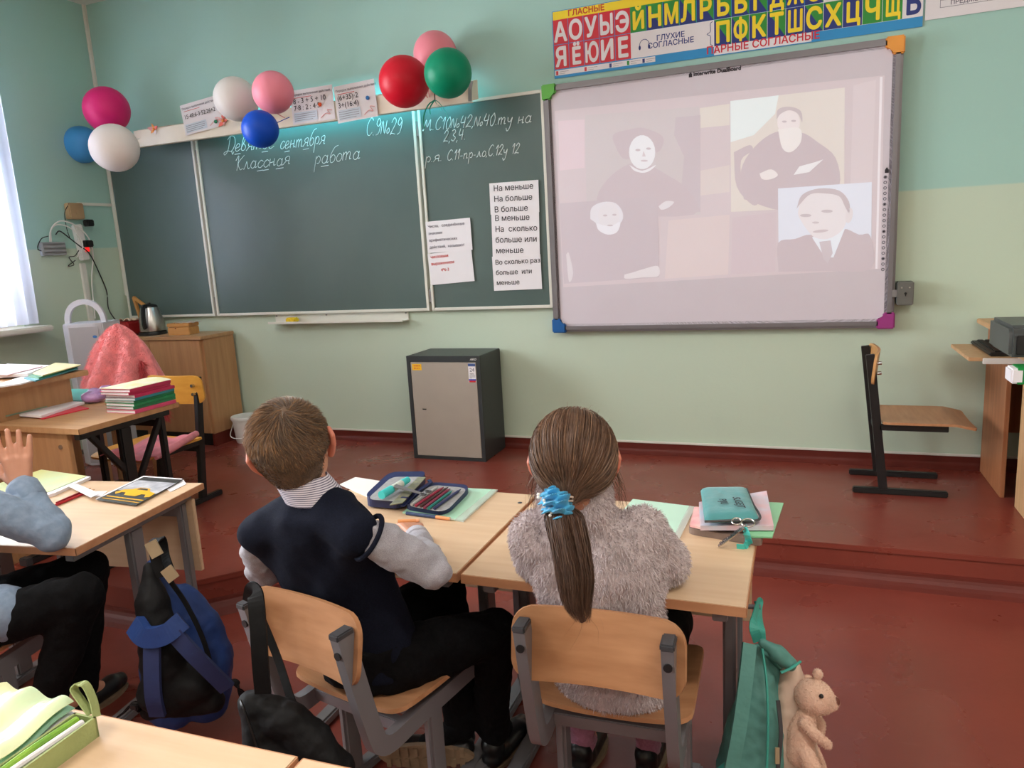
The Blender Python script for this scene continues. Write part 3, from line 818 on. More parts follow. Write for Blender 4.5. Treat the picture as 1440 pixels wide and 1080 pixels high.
patch([(1116, 246), (1138, 242), (1158, 224), (1146, 228), (1124, 234)], pjm(235, 250, 245, PE * .95), 8)
# portrait of a man in a suit
patch([(1094, 265), (1095, 382), (1225, 378), (1226, 256)], pjm(200, 232, 250, PE * 1.0), 11)
sm([(1095, 382), (1094, 342), (1118, 336), (1140, 330), (1170, 340), (1186, 322), (1208, 330), (1224, 332), (1225, 378), (1160, 381)], DK, 12)
patch([(1142, 334), (1160, 362), (1172, 362), (1188, 322), (1170, 316)], pjm(215, 245, 255, PE * 1.05), 13)
patch([(1152, 340), (1168, 338), (1171, 356), (1164, 370), (1158, 364)], pjm(180, 170, 180, PE * .4), 14)
sm([(1122, 300), (1126, 284), (1142, 271), (1166, 267), (1186, 272), (1194, 288), (1190, 312), (1182, 326), (1164, 336), (1146, 334), (1134, 322), (1124, 306)], pjm(222, 226, 222, PE * .95), 15)
sm([(1120, 294), (1128, 274), (1152, 265), (1180, 268), (1194, 284), (1194, 300), (1188, 290), (1180, 276), (1160, 272), (1140, 273), (1126, 286)], pjm(150, 130, 130, PE * .35), 16)
elp(1194, 303, 5, 11, pjm(222, 222, 218, PE * .85), 16, 10)
for ex in (1133, 1163): elp(ex, 303 - (ex - 1133) * .2, 8, 2.2, pjm(150, 140, 140, PE * .35), 17)
elp(1154, 325, 11, 2.0, pjm(170, 150, 150, PE * .4), 17, -6); elp(1147, 313, 5, 1.5, pjm(180, 165, 160, PE * .45), 17)
pic.build('projected_picture', iw)

# pen holder screwed to the wall beside the whiteboard
ph = thing('pen_holder', 'small grey metal box on the wall at the right of the whiteboard', 'wall box', (3.845, 0, .81))
M_greybox = mat('grey_sheet_metal', (108, 108, 104), .45, .3)
MB().box((3.815, -.085, .812), (3.885, -.0, .922), M_greybox, .004).build('box', ph)
mb = MB(); mb.cyl((3.85, -.085, .868), (3.85, -.087, .868), .006, M_black, n=12); mb.box((3.848, -.087, .855), (3.852, -.0855, .868), M_black)
for x in (3.833, 3.866): mb.cyl((x, -.05, .922), (x, -.05, .9225), .013, M_black, n=14); mb.cyl((x, -.085, .895), (x, -.0865, .895), .004, M_steel, n=10)
mb.build('lock', ph)
MB().box((3.795, -.07, .85), (3.82, -.064, .885), M_alu, .002).build('strap', ph)

# alphabet poster
AX0, AX1, AZ0, AZ1 = 2.146, 3.884, 2.058, 2.392
pz = thing('alphabet_poster', 'long colourful Russian alphabet poster with red vowels above the whiteboard', 'poster', (AX0, 0, AZ0))
def pm(n, c): return mat(n, c, .45, var=.02)
PR, PY, PGn, PN, PB, PW = pm('poster_red', (208, 36, 54)), pm('poster_yellow', (244, 214, 38)), pm('poster_green', (38, 140, 52)), pm('poster_navy', (26, 44, 120)), pm('poster_blue', (36, 140, 200)), pm('poster_white', (228, 222, 226))
POR = pm('poster_orange_red', (200, 70, 30))
PM = Matrix(((1, 0, 0, AX0), (0, 0, -1, -.006), (0, 1, 0, AZ0), (0, 0, 0, 1)))
w_, h_ = AX1 - AX0, AZ1 - AZ0
MB(PM).box((0, 0, -.002), (w_, h_, .0), PB).build('paper', pz)
def lay(k): return PM @ Matrix.Translation((0, 0, .0002 * k))
cw = w_ / 21; R1, R2, R3, R0 = h_ - .044, h_ - .044 - .123, h_ - .044 - .246, .012
mb = MB(lay(1))
mb.poly([(x, y, 0) for x, y in rect(.004, R1, w_ - .004, h_ - .003)], PY)
mb.poly([(x, y, 0) for x, y in rect(5 * cw, R3, w_ - .004, R2)], PW)
mb.poly([(x, y, 0) for x, y in rect(.004, R0 + .002, 6.5 * cw, R3 - .004)], PW)
mb.poly([(x, y, 0) for x, y in rect(10 * cw, R0 - .008, 15.4 * cw, R3)], PW)
mb.poly([(x, y, 0) for x, y in rect(15.5 * cw, R2, w_ - .004, R1)], PW)
mb.build('background_print', pz)
mb = MB(lay(1.6))
for i, ch in enumerate('АОУЫЭ'): mb.poly([(x, y, 0) for x, y in rect(i * cw + .004, R2 + .0015, (i + 1) * cw + .001, R1)], PR)
for i, ch in enumerate('ЯЁЮИЕ'): mb.poly([(x, y, 0) for x, y in rect(i * cw + .004, R3 + .0015, (i + 1) * cw + .001, R2 - .0015)], PR)
top = 'ЙНМЛРБВГДЖЗ'; bot = 'ПФКТШСХЦЧЩЬ'
for i, ch in enumerate(top):
    x0, x1 = (5 + i) * cw + .0015, (6 + i) * cw - .0005
    mb.poly([(x, y, 0) for x, y in rect(x0, R2 + .001, x1, R1)], PN if ch == 'Ж' else PGn)
for i, ch in enumerate(bot):
    x0, x1 = (10 + i) * cw + .0015, (11 + i) * cw - .0005
    mb.poly([(x, y, 0) for x, y in rect(x0, R3 + .001, x1, R2 - .001)], PW if ch == 'Ь' else PN if ch in 'ШЦ' else PGn)
for i, c in enumerate((PR, PR, PN, PGn, PGn)): mb.poly([(x, y, -.0) for x, y in rect(.012 + i * .105, 0, .012 + i * .105, 0)], c) if False else None
mb.build('letter_tiles', pz)
mb = MB(lay(2.2))
for i, ch in enumerate(top):
    x0, x1 = (5 + i) * cw + .0015, (6 + i) * cw - .0005
    if ch not in 'ЙЖ': mb.poly([(x0, R2 + .001, 0), (x1, R2 + .001, 0), (x0, R1, 0)], PN)
for i, ch in enumerate(bot):
    x0, x1 = (10 + i) * cw + .0015, (11 + i) * cw - .0005
    if ch in 'ПФКТСХ': mb.poly([(x0, R3 + .001, 0), (x1, R3 + .001, 0), (x0, R2 - .001, 0)], PN)
for i, c in enumerate((PR, PR, PN, PGn, PN)):
    x = .010 + (0, .125, .232, .306, .37)[i] * 1.25
    mb.poly([(a, b, 0) for a, b in rect(x, R0 + .004, x + .012, R3 - .008)], c)
    lines(mb, x + .02, x + .07, R3 - .014, R0 + .008, 2, M_grayink, .0016)
mb.build('tile_shading', pz)
mb = MB(lay(2.8))
mb.text('ГЛАСНЫЕ', T2(1.05 * cw, R1 + .009), .040, POR, .0012)
def big(ch, col, row, m):
    k = {'Ш': .60, 'Щ': .58, 'Ю': .60, 'Ф': .66, 'Ж': .60, 'М': .68, 'Ы': .68, 'Д': .72, 'Ц': .76}.get(ch, .80)
    mb.text(ch, T2((col + .52) * cw, row + (.016 if ch not in 'ЦЩ' else .022)) @ Matrix.Diagonal((k, 1, 1, 1)), .128 if ch not in 'ЙЁЦЩД' else .112, m, .0042, 'CENTER')
for i, ch in enumerate('АОУЫЭ'): big(ch, i, R2, PW)
for i, ch in enumerate('ЯЁЮИЕ'): big(ch, i, R3, PW)
for i, ch in enumerate(top): big(ch, 5 + i, R2, PY)
for i, ch in enumerate(bot): big(ch, 10 + i, R3, PN if ch == 'Ь' else PY)
mb.text('ГЛУХИЕ', T2(7.45 * cw, R3 + .068), .036, PN, .0006, 'CENTER'); mb.text('СОГЛАСНЫЕ', T2(7.45 * cw, R3 + .036), .036, PN, .0006, 'CENTER')
mb.text('ПАРНЫЕ СОГЛАСНЫЕ', T2(12.7 * cw, .013), .0475, PR, .001, 'CENTER')
mb.tube([(10.15 * cw, .016, 0), (10.1 * cw, .016, 0), (10.1 * cw, .03, 0)], .0015, PR, 4); mb.tube([(15.2 * cw, .016, 0), (15.3 * cw, .016, 0), (15.3 * cw, .034, 0)], .0015, PR, 4)
mb.tube(spline([(9.95 * cw, R2 - .006, 0), (9.8 * cw, R2 - .015, 0), (9.8 * cw, R2 - .05, 0), (9.6 * cw, (R2 + R3) / 2, 0), (9.8 * cw, R3 + .05, 0), (9.8 * cw, R3 + .014, 0), (9.95 * cw, R3 + .006, 0)], 4), .0014, PN, 4)
c = V((5.85 * cw, R3 + .058, 0)); mb.tube([c + V((.024 * cos(t), .026 * sin(t), 0)) for t in [PI * (-.1 + 1.2 * k / 14) for k in range(15)]], .0014, PN, 4)
for sx in (-1, 1): mb.prism([(c.x + sx * .024 + .006 * cos(k * PI / 5), c.y - .012 + .011 * sin(k * PI / 5)) for k in range(10)], .0002, PN)
mb.build('lettering', pz)
ps = thing('white_poster', 'pale wall chart at the upper right corner beside the alphabet poster', 'poster', (3.9, 0, 2.08))
MB().box((3.893, -.006, 2.082), (5.1, -.004, 2.50), PW).build('paper', ps)
mb = MB(Matrix(((1, 0, 0, 0), (0, 0, -1, -.0063), (0, 1, 0, 0), (0, 0, 0, 1))))
for x0, z0, x1, z1 in ((3.95, 2.125, 5.05, 2.127), (3.95, 2.125, 3.952, 2.46), (4.13, 2.125, 4.132, 2.46), (4.5, 2.125, 4.502, 2.46), (3.95, 2.155, 5.05, 2.157), (3.95, 2.458, 5.05, 2.46)):
    mb.poly([(x, y, 0) for x, y in rect(x0, z0, x1, z1)], M_grayink)
mb.text('ПРЕДМЕТ', T2(3.99, 2.133), .025, M_grayink, .0006)
mb.build('table_print', ps)
# ================================================================ furniture builders and the left side of the room
M_beech = mat('pale_beech_laminate', (218, 188, 156), .38, scale=3, stretch=(1, 14, 14), col2=(208, 175, 141), spec=.35)
M_beech_edge = mat('beech_edge_band', (196, 142, 104), .5, scale=3, stretch=(1, 10, 10), col2=(180, 126, 90))
M_walnut = mat('brown_wood_laminate', (190, 144, 102), .45, scale=3, stretch=(14, 14, 1), col2=(172, 126, 88), spec=.3)
M_walnut_top = mat('brown_wood_tabletop', (190, 148, 106), .4, scale=3, stretch=(1, 14, 14), col2=(172, 130, 92), spec=.35)
M_ply = mat('varnished_plywood', (186, 136, 98), .38, scale=3, stretch=(2, 14, 14), col2=(168, 118, 82), spec=.4)
M_plyedge = mat('plywood_edge', (196, 150, 104), .6, scale=30, stretch=(1, 1, 12), col2=(150, 104, 66))
M_yply = mat('yellow_varnished_plywood', (222, 164, 72), .35, scale=3, stretch=(2, 14, 14), col2=(208, 148, 60), spec=.4)
M_gsteel = mat('grey_painted_steel', (124, 122, 126), .35, .2, var=.04, spec=.5)
M_bsteel = mat('black_painted_steel', (22, 22, 24), .4, var=.05)
M_gcap = mat('dark_grey_plastic_cap', (62, 62, 66), .45)

def school_desk(name, label, loc, rz, w=.61, d=.555, h=.604, top=M_beech, steel=M_gsteel, panel=M_beech, grp='beech pupil desks'):
    t = thing(name, label, 'desk', loc, rz, grp)
    T = t.matrix_basis.copy()
    tt_ = MB(T).box((-w / 2 + .001, -d / 2 + .001, h - .022), (w / 2 - .001, d / 2 - .001, h), top, .002)
    ed = M_beech_edge if top is M_beech else M_walnut
    for a, b in (((-w / 2, -d / 2, h - .0215), (w / 2, -d / 2 + .0015, h - .001)), ((-w / 2, d / 2 - .0015, h - .0215), (w / 2, d / 2, h - .001)),
                 ((-w / 2, -d / 2, h - .0215), (-w / 2 + .0015, d / 2, h - .001)), ((w / 2 - .0015, -d / 2, h - .0215), (w / 2, d / 2, h - .001))): tt_.box(a, b, ed)
    tt_.build('tabletop', t)
    fp = MB(T).box((-w / 2 + .02, d / 2 - .045, h - .30), (w / 2 - .02, d / 2 - .029, h - .045), panel, .002).build('front_panel', t)
    for sx in (-1, 1):
        x = sx * (w / 2 - .055)
        f = MB(T)
        f.beam((x, -d / 2 + .03, h - .038), (x, d / 2 - .02, h - .038), .03, .03, steel)
        f.build('side_rail', t)
        MB(T).box((x - .015, -.035, .03), (x + .015, .022, h - .05), steel, .006).build('leg', t)
        MB(T).box((x - .013, d / 2 - .075, .03), (x + .013, d / 2 - .046, h - .05), steel, .005).build('leg', t)
        fb = MB(T).beam((x, -d / 2 + .0, .016), (x, d / 2 - .02, .016), .045, .03, steel, bev=.006).build('foot_bar', t)
        c = MB(T)
        c.box((x - .024, -d / 2 - .008, 0), (x + .024, -d / 2 + .022, .034), M_gcap, .004)
        c.build('foot_cap', fb)
        MB(T).box((x - .012 - sx * .0, -d / 2 + .035, h - .034), (x + .03, -d / 2 + .065, h - .022), M_gcap, .003).build('bracket', t)
        b_ = MB(T)
        for z in (.12, .18, .30): b_.cyl((x - .0155, -.006, z), (x + .0155, -.006, z), .005, M_black, n=10)
        b_.build('bolt_hole', t)
    MB(T).beam((-w / 2 + .06, d / 2 - .06, h - .08), (w / 2 - .06, d / 2 - .06, h - .08), .03, .03, steel).build('crossbar', t)
    MB(T).cyl((w / 2 - .038, .03, h - .155), (w / 2 + .012, .03, h - .15), .006, steel, n=10).build('hook', t)
    return t

def bent_ply(w, d, fn, th, r=.035):
    """plywood sheet w x d with rounded corners, bent by fn(x, y) -> z"""
    bm = bmesh.new()
    nu, nv = 18, 14
    g = []
    for i in range(nu + 1):
        row = []
        for j in range(nv + 1):
            x, y = (i / nu - .5) * w, (j / nv - .5) * d
            # round the corners by pulling the outer ring in
            ax, ay = abs(x) - (w / 2 - r), abs(y) - (d / 2 - r)
            if ax > 0 and ay > 0:
                k = math.hypot(ax, ay)
                m_ = max(ax, ay)
                ax2, ay2 = ax / k * m_, ay / k * m_
                x = math.copysign(w / 2 - r + ax2, x); y = math.copysign(d / 2 - r + ay2, y)
            row.append(bm.verts.new((x, y, fn(x, y))))
        g.append(row)
    for i in range(nu):
        for j in range(nv): bm.faces.new((g[i][j], g[i + 1][j], g[i + 1][j + 1], g[i][j + 1]))
    bmesh.ops.recalc_face_normals(bm, faces=bm.faces)
    bmesh.ops.solidify(bm, geom=list(bm.faces), thickness=th)
    return bm
def pupil_chair(name, label, loc, rz, grp='grey framed pupil chairs', sh=.345, steel=M_gsteel):
    """faces local +y; seat height sh"""
    t = thing(name, label, 'chair', loc, rz, grp); T = t.matrix_basis.copy()
    w = .342; ux = .142
    MB(T).addbm(bent_ply(w, .33, lambda x, y: .010 * (y / .17) ** 2 * (1 if y < 0 else -.9) + .016 * (abs(x) / .178) ** 2.5 - .002, .010), M_ply, True, Matrix.Translation((0, .02, sh))).build('seat', t)
    bk = Matrix.Translation((0, -.213, sh + .205)) @ Matrix.Rotation(math.radians(79 + 180), 4, 'X')
    MB(T).addbm(bent_ply(.345, .150, lambda x, y: .028 * (1 - (abs(x) / .18) ** 2) - .02, .010, .045), M_ply, True, bk).build('backrest', t)
    for sx in (-1, 1):
        x = sx * ux
        pts = [(x, -.250, sh + .255), (x, -.230, sh + .15), (x, -.196, sh + .005), (x, -.178, sh - .032), (x, -.140, sh - .046), (x, -.05, sh - .040), (x, .15, sh - .034)]
        MB(T).sweep(spline(pts, 5), [(-.012, -.021), (.012, -.021), (.012, .021), (-.012, .021)], steel, up=(0, 0.4, 1)).build('side_tube', t)
        tube = [c for c in t.children if c.name.startswith('side_tube')][-1]
        MB(T).box((x - .0135, -.274, sh + .250), (x + .0135, -.228, sh + .264), M_gcap, .003).build('end_cap', tube)
        MB(T).cyl((x, -.268, sh + .215), (x, -.255, sh + .215), .0085, M_black, n=14).build('screw_hole', tube)
        MB(T).box((x - .012, -.03, .02), (x + .012, .022, sh - .05), steel, .007).build('leg', t)
        MB(T).beam((x, -.19, .016), (x, .19, .016), .04, .028, steel, bev=.006).build('foot_bar', t)
        for y in (-.085, .10): MB(T).cyl((sx * .148, y, sh + .006), (sx * .148, y, sh + .014), .0075, M_steel, n=12).build('rivet', t)
    MB(T).beam((-ux, .0, sh - .075), (ux, .0, sh - .075), .022, .04, steel).build('crossbar', t)
    MB(T).beam((-ux, -.10, sh - .040), (ux, -.10, sh - .040), .022, .03, steel).build('crossbar', t)
    return t
def black_chair(name, label, loc, rz, back, seat, sh=.335, w=.36, grp='black framed chairs'):
    t = thing(name, label, 'chair', loc, rz, grp); T = t.matrix_basis.copy(); ux = .135
    MB(T).addbm(bent_ply(w, .36, lambda x, y: .006 * (abs(x) / .178) ** 2 - (max(0, y - .10) * .22), .011, .02), seat, True, Matrix.Translation((0, .092, sh))).build('seat', t)
    bk = Matrix.Translation((0, -.112, sh + .238)) @ Matrix.Rotation(math.radians(84 + 180), 4, 'X')
    MB(T).addbm(bent_ply(w, .145, lambda x, y: .024 * (1 - (abs(x) / .18) ** 2) - .014, .011, .04), back, True, bk).build('backrest', t)
    bh = [b for b in t.children if b.name.startswith('backrest')][-1]
    for sx in (-1, 1):
        x = sx * ux
        MB(T).beam((x, -.075, .02), (x, -.145, sh + .30), .026, .036, M_bsteel, up=(0, 1, 0)).build('upright', t)
        MB(T).beam((x, -.10, sh - .026), (x, .17, sh - .026), .026, .026, M_bsteel).build('seat_rail', t)
        MB(T).beam((x, -.20, .014), (x, .18, .014), .03, .026, M_bsteel, bev=.004).build('foot_bar', t)
        for dz in (-.022, .022): MB(T).cyl((sx * .135, -.115, sh + .238 + dz), (sx * .135, -.098, sh + .240 + dz), .008, M_steel, n=12).build('screw', bh)
    MB(T).beam((-ux, -.098, sh - .06), (ux, -.098, sh - .06), .026, .026, M_bsteel).build('crossbar', t)
    return t

# cabinet below the left chalkboard panel
cab = thing('cabinet', 'brown wooden cabinet with kettle on top under the chalkboard', 'cabinet', (-.66, -.17, 0))
CX0, CX1, CY0, CY1, CZ = -1.10, -.205, -.325, -.03, .735
MB().box((CX0, CY0 + .016, .085), (CX1, CY1, CZ - .022), M_walnut, .002).build('body', cab)
MB().box((CX0 - .005, CY0 - .012, CZ - .022), (CX1 + .008, CY1, CZ), M_walnut_top, .003).build('top', cab)
for x0, x1 in ((CX0 + .003, -.655), (-.651, CX1 - .018)):
    dr = MB().box((x0, CY0, .09), (x1, CY0 + .0155, CZ - .025), M_walnut, .0015).build('door', cab)
    hx = x1 - .035 if x0 < -.9 else x0 + .035
    MB().tube([(hx, CY0 - .002, .42), (hx, CY0 - .022, .43), (hx, CY0 - .022, .5), (hx, CY0 - .002, .51)], .004, M_steel).build('handle', dr)
MB().box((CX0 + .02, CY0 + .03, 0), (CX1 - .03, CY1 - .01, .085), M_bsteel).build('plinth', cab)
mb = MB(); mb.box((CX1 - .02, CY0 + .01, 0), (CX1, CY1, .085), M_redpaint); mb.build('side_plinth', cab)

# electric kettle on its base
kx, ky, kz = -.755, -.185, CZ
M_brushed = mat('brushed_steel', (196, 194, 192), .28, 1, var=.08, scale=30, stretch=(1, 1, .05))
kt = thing('kettle', 'brushed steel electric kettle with black handle on the cabinet', 'kettle', (kx, ky, kz))
K = Matrix.Translation((kx, ky, kz))
MB().lathe([(0, 0), (.088, 0), (.09, .006), (.086, .022), (.07, .026), (0, .026)], M_black, 32, K).build('power_base', kt)
MB().lathe([(0, .027), (.080, .027), (.082, .04), (.078, .09), (.066, .15), (.054, .187), (.05, .19), (0, .19)], M_brushed, 40, K).build('body', kt)
MB().lathe([(.053, .187), (.05, .198), (.035, .207), (.012, .211), (.010, .219), (0, .22)], M_black, 28, K).build('lid', kt)
mb = MB(); mb.strap(spline([(kx + .025, ky - .05, kz + .198), (kx + .04, ky - .085, kz + .195), (kx + .045, ky - .10, kz + .15), (kx + .04, ky - .10, kz + .09), (kx + .03, ky - .085, kz + .05)], 6), .026, .014, M_black, up=(1, 0, 0)); mb.build('handle', kt)
mb = MB(); mb.add([(kx - .05, ky - .02, kz + .17), (kx - .05, ky + .02, kz + .17), (kx - .082, ky, kz + .182), (kx - .052, ky - .02, kz + .13), (kx - .052, ky + .02, kz + .13)], [[0, 1, 2], [0, 2, 3], [1, 4, 2], [3, 2, 4], [0, 3, 4, 1]], M_brushed); mb.build('spout', kt)
# things beside it
M_lightwood = mat('light_pine', (206, 152, 88), .5, scale=4, stretch=(1, 12, 12), col2=(190, 134, 72))
bx = thing('wooden_box', 'small light wooden box with lid beside the kettle', 'box', (-.475, -.19, CZ), math.radians(6)); T = bx.matrix_basis.copy()
MB(T).box((-.085, -.05, 0), (.085, .05, .052), M_lightwood, .003).build('body', bx)
MB(T).box((-.088, -.053, .054), (.088, .053, .078), M_lightwood, .004).build('lid', bx)
MB(T).cyl((-.02, -.0505, .045), (-.02, -.054, .045), .004, M_redpaint, n=10).build('clasp', bx)
cl = MB(); cl.grid(lambda u, v: V((-.50 + .15 * u, -.23 + .085 * v, CZ + .0795 + .006 * abs(sin(u * 9 + v * 5)))), 14, 8, mat('grey_cloth', (196, 186, 172), .9), .003)
tag(cl.build('folded_cloth', None, (-.42, -.19, CZ + .079)), 'pale folded cloth lying on the wooden box', 'cloth')
M_redbox = mat('red_tin', (150, 26, 30), .4, var=.1)
rb_ = thing('red_case', 'dark red case half hidden behind the pink shawl', 'case', (-.985, -.20, CZ))
MB().box((-1.09, -.28, CZ), (-.875, -.12, CZ + .10), M_redbox, .012, seg=3).build('body', rb_)
MB().tube([(-1.04, -.284, CZ + .05), (-1.04, -.30, CZ + .055), (-.93, -.30, CZ + .055), (-.93, -.284, CZ + .05)], .006, M_white).build('handle', rb_)
mb = MB(); mb.grid(lambda u, v: V((-1.0 + .12 * u, -.24 + .09 * v, CZ + .104 + .016 * abs(sin(u * 7) * cos(v * 5)))), 12, 8, mat('crumpled_paper', (226, 206, 180), .9, var=.2, scale=30), .003)
tag(mb.build('paper_bag', None, (-.94, -.2, CZ + .1)), 'crumpled pale paper on top of the red case', 'paper')
ab = MB(); A_ = on_y(188, 418, -.06); B_ = on_y(205, 428, -.06); 
ab.beam((A_.x, -.06, A_.z), (A_.x + .06, -.06, CZ + .004), .02, .02, M_lightwood); ab.beam((A_.x, -.062, A_.z), (A_.x + .17, -.062, A_.z - .11), .02, .02, M_lightwood); ab.beam((A_.x + .05, -.064, CZ + .012), (A_.x + .17, -.064, A_.z - .11), .02, .02, M_lightwood)
tag(ab.build('set_square', None, (A_.x + .05, -.06, CZ)), 'wooden blackboard set square leaning behind the kettle', 'set square')
# bucket
bk_ = thing('bucket', 'white plastic bucket with lid and handle by the cabinet', 'bucket', (-.075, -.155, 0)); K = bk_.matrix_basis.copy()
MB(K).lathe([(0, 0), (.072, 0), (.076, .01), (.088, .15), (.092, .152), (.092, .165), (.086, .165)], M_white, 32).build('body', bk_)
MB(K).lathe([(.096, .160), (.097, .172), (.094, .178), (.085, .174), (0, .174)], M_white, 32).build('lid', bk_)
MB(K).tube(spline([(-.094, 0, .155), (-.098, -.03, .10), (-.07, -.085, .055), (0, -.108, .045), (.07, -.085, .055), (.098, -.03, .10), (.094, 0, .155)], 6), .003, M_white, 6).build('handle', bk_)

# white air purifier with a hoop handle
M_pur = mat('pearl_white_plastic', (206, 206, 214), .35, var=.02)
M_pur2 = mat('silver_grey_plastic', (176, 174, 180), .35, var=.02)
pc = on_z(118, 640, 0.0); px_, py_ = -.68, -.72
pu = thing('air_purifier', 'tall white air purifier with hoop handle by the left wall', 'air purifier', (px_, py_, 0), math.radians(18)); T = pu.matrix_basis.copy()
oct_ = [(-.135, -.06), (-.06, -.12), (.10, -.12), (.135, -.09), (.135, .10), (.10, .12), (-.10, .12), (-.135, .09)]
MB(T).prism(oct_, .88, M_pur, bev=.006).build('body', pu)
MB(T).prism([(-.055, -.1225), (.125, -.1225), (.125, -.119), (-.055, -.119)], .84, M_pur2, Matrix.Translation((0, 0, .02))).build('front_panel', pu)
mb = MB(T); mb.sweep([(-.115 + .115 * (1 - cos(PI * k / 16)) , -.03, .872 + .135 * sin(PI * k / 16) ** .8) for k in range(17)], [(-.016, -.009), (.016, -.009), (.016, .009), (-.016, .009)], M_pur, up=(0, 1, 0)); mb.build('handle', pu)
mb = MB(T); mb.lathe([(0, .001), (.014, 0)], mat('blue_badge', (60, 120, 190), .4), 18, Matrix(((1, 0, 0, .10), (0, 0, -1, -.1235), (0, .6, 0, .80), (0, 0, 0, 1)))); mb.build('badge', pu)

# sockets, adapter and cables on the left wall
M_beige = mat('beige_socket_plastic', (176, 148, 112), .45)
def wl(u, v, dx=0): return on_x(u, v, XL + dx)
a = wl(103, 298)
so = thing('wall_socket', 'beige double socket box on the left wall at the end of the trunking', 'socket', (XL, a.y, a.z))
MB().box((XL, a.y - .065, a.z - .05), (XL + .05, a.y + .045, a.z + .055), M_beige, .006).build('box', so)
mb = MB(); mb.cyl((XL + .05, a.y + .0, a.z - .01), (XL + .053, a.y + .0, a.z - .01), .022, M_beige, n=20); mb.build('outlet', so)
st_ = thing('power_strip', 'white power strip hanging below the beige socket with red switch', 'power strip', (XL, wl(108, 340).y, wl(108, 340).z))
p, q = wl(104, 316), wl(116, 366)
MB().beam((XL + .022, p.y, p.z), (XL + .022, q.y, q.z), .06, .04, M_white, up=(1, 0, 0), bev=.006).build('body', st_)
r = wl(116, 350); MB().box((XL + .04, r.y - .014, r.z - .02), (XL + .05, r.y + .014, r.z + .02), mat('red_lit_switch', (220, 40, 40), .3, emit=((255, 40, 40), .8)), .002).build('switch', st_)
for u, v in ((115, 315), (114, 344)):
    r = wl(u, v); MB().box((XL + .038, r.y - .025, r.z - .02), (XL + .085, r.y + .03, r.z + .025), M_black, .006).build('plug', st_)
ad_ = thing('network_box', 'small grey ribbed box with cables on the left wall', 'adapter', wl(72, 350))
r = wl(72, 350); MB().box((XL, r.y - .085, r.z - .042), (XL + .03, r.y + .085, r.z + .042), mat('grey_plastic', (160, 162, 166), .4), .004).build('body', ad_)
mb = MB()
for k in range(3): MB().box((XL + .03, r.y - .075, r.z - .03 + .026 * k), (XL + .0325, r.y + .08, r.z - .018 + .026 * k), M_alu).build('rib', ad_)
def cable(pts, rad, m, label, name='cable'):
    P_ = spline([wl(u, v, d) for u, v, d in pts], 6); mb = MB(); mb.tube(P_, rad, m, 6)
    return tag(mb.build(name, None, P_[0]), label, 'cable')
cable([(72, 340, .02), (72, 322, .05), (84, 311, .05), (100, 314, .06), (117, 325, .06), (127, 340, .05), (131, 360, .03), (129, 395, .02), (134, 448, .02)], .0045, M_white, 'long white cable arching from the network box down the wall')
cable([(70, 340, .02), (71, 325, .05), (80, 316, .05), (98, 320, .07), (113, 335, .08), (116, 350, .09), (108, 362, .05)], .0035, M_white, 'short white cable between network box and power strip')
cable([(64, 354, .02), (53, 350, .02), (58, 336, .02), (68, 332, .03)], .003, M_black, 'short black lead looping left of the network box')
cable([(78, 330, .04), (84, 325, .05), (98, 335, .06), (112, 346, .09), (126, 357, .05), (140, 385, .02), (150, 410, .02), (153, 435, .04), (166, 455, .1)], .004, M_black, 'long black cable from the power strip down to the cabinet')
cable([(97, 286, .045), (91, 300, .02), (94, 322, .02), (98, 334, .03)], .0025, M_black, 'thin black wire beside the beige socket')
cable([(111, 352, .05), (105, 360, .03), (97, 362, .02), (104, 372, .02), (96, 374, .02), (106, 366, .03)], .003, M_black, 'tangled black wire below the power strip')
struct(MB().box((XL, wl(122, 420).y - .02, .76), (XL + .02, wl(122, 420).y + .02, wl(116, 366).z - .02), M_whitepaint, .003).build('trim_6'))

# teacher's table, higher, by the window, and the low desk pushed against it
M_tab_edge = M_walnut_top
td = thing('teacher_desk', 'higher brown desk at the left edge by the window with books on it', 'desk', (0, -2.0, 0))
TX1, TZ = .395, .75
MB().box((-.75, -2.45, TZ - .024), (TX1, -1.635, TZ), M_walnut_top, .003).build('tabletop', td)
MB().box((TX1 - .075, -2.40, .0), (TX1 - .055, -1.69, TZ - .0245), M_walnut, .002).build('side_panel', td)
MB().box((-.70, -2.40, .0), (-.68, -1.69, TZ - .0245), M_walnut, .002).build('side_panel', td)
MB().box((-.68, -2.36, .25), (TX1 - .0755, -2.34, TZ - .0245), M_walnut, .002).build('front_panel', td)
td2 = school_desk('low_desk', 'low brown desk on black legs holding a stack of books', (.597, -1.828, 0), 0, .495, .495, .60, M_walnut_top, M_bsteel, M_walnut, 'brown desks')
del td2['group']
for c in list(td2.children):
    if c.name.startswith(('front_panel', 'hook')): bpy.data.objects.remove(c)
# the class side of that desk is closed by a wooden panel with a round bolt
MB().box((.375, -2.058, .235), (.755, -2.038, .577), M_walnut, .002).build('back_panel', td2)
MB().cyl((.712, -2.058, .52), (.712, -2.063, .52), .009, M_steel, n=14).build('bolt', td2)
for y0, y1 in ((-1.99, -1.80), (-1.64, -1.80)):
    MB().beam((.79, y0, .55), (.79, y1, .30), .022, .022, M_bsteel).build('brace', td2)

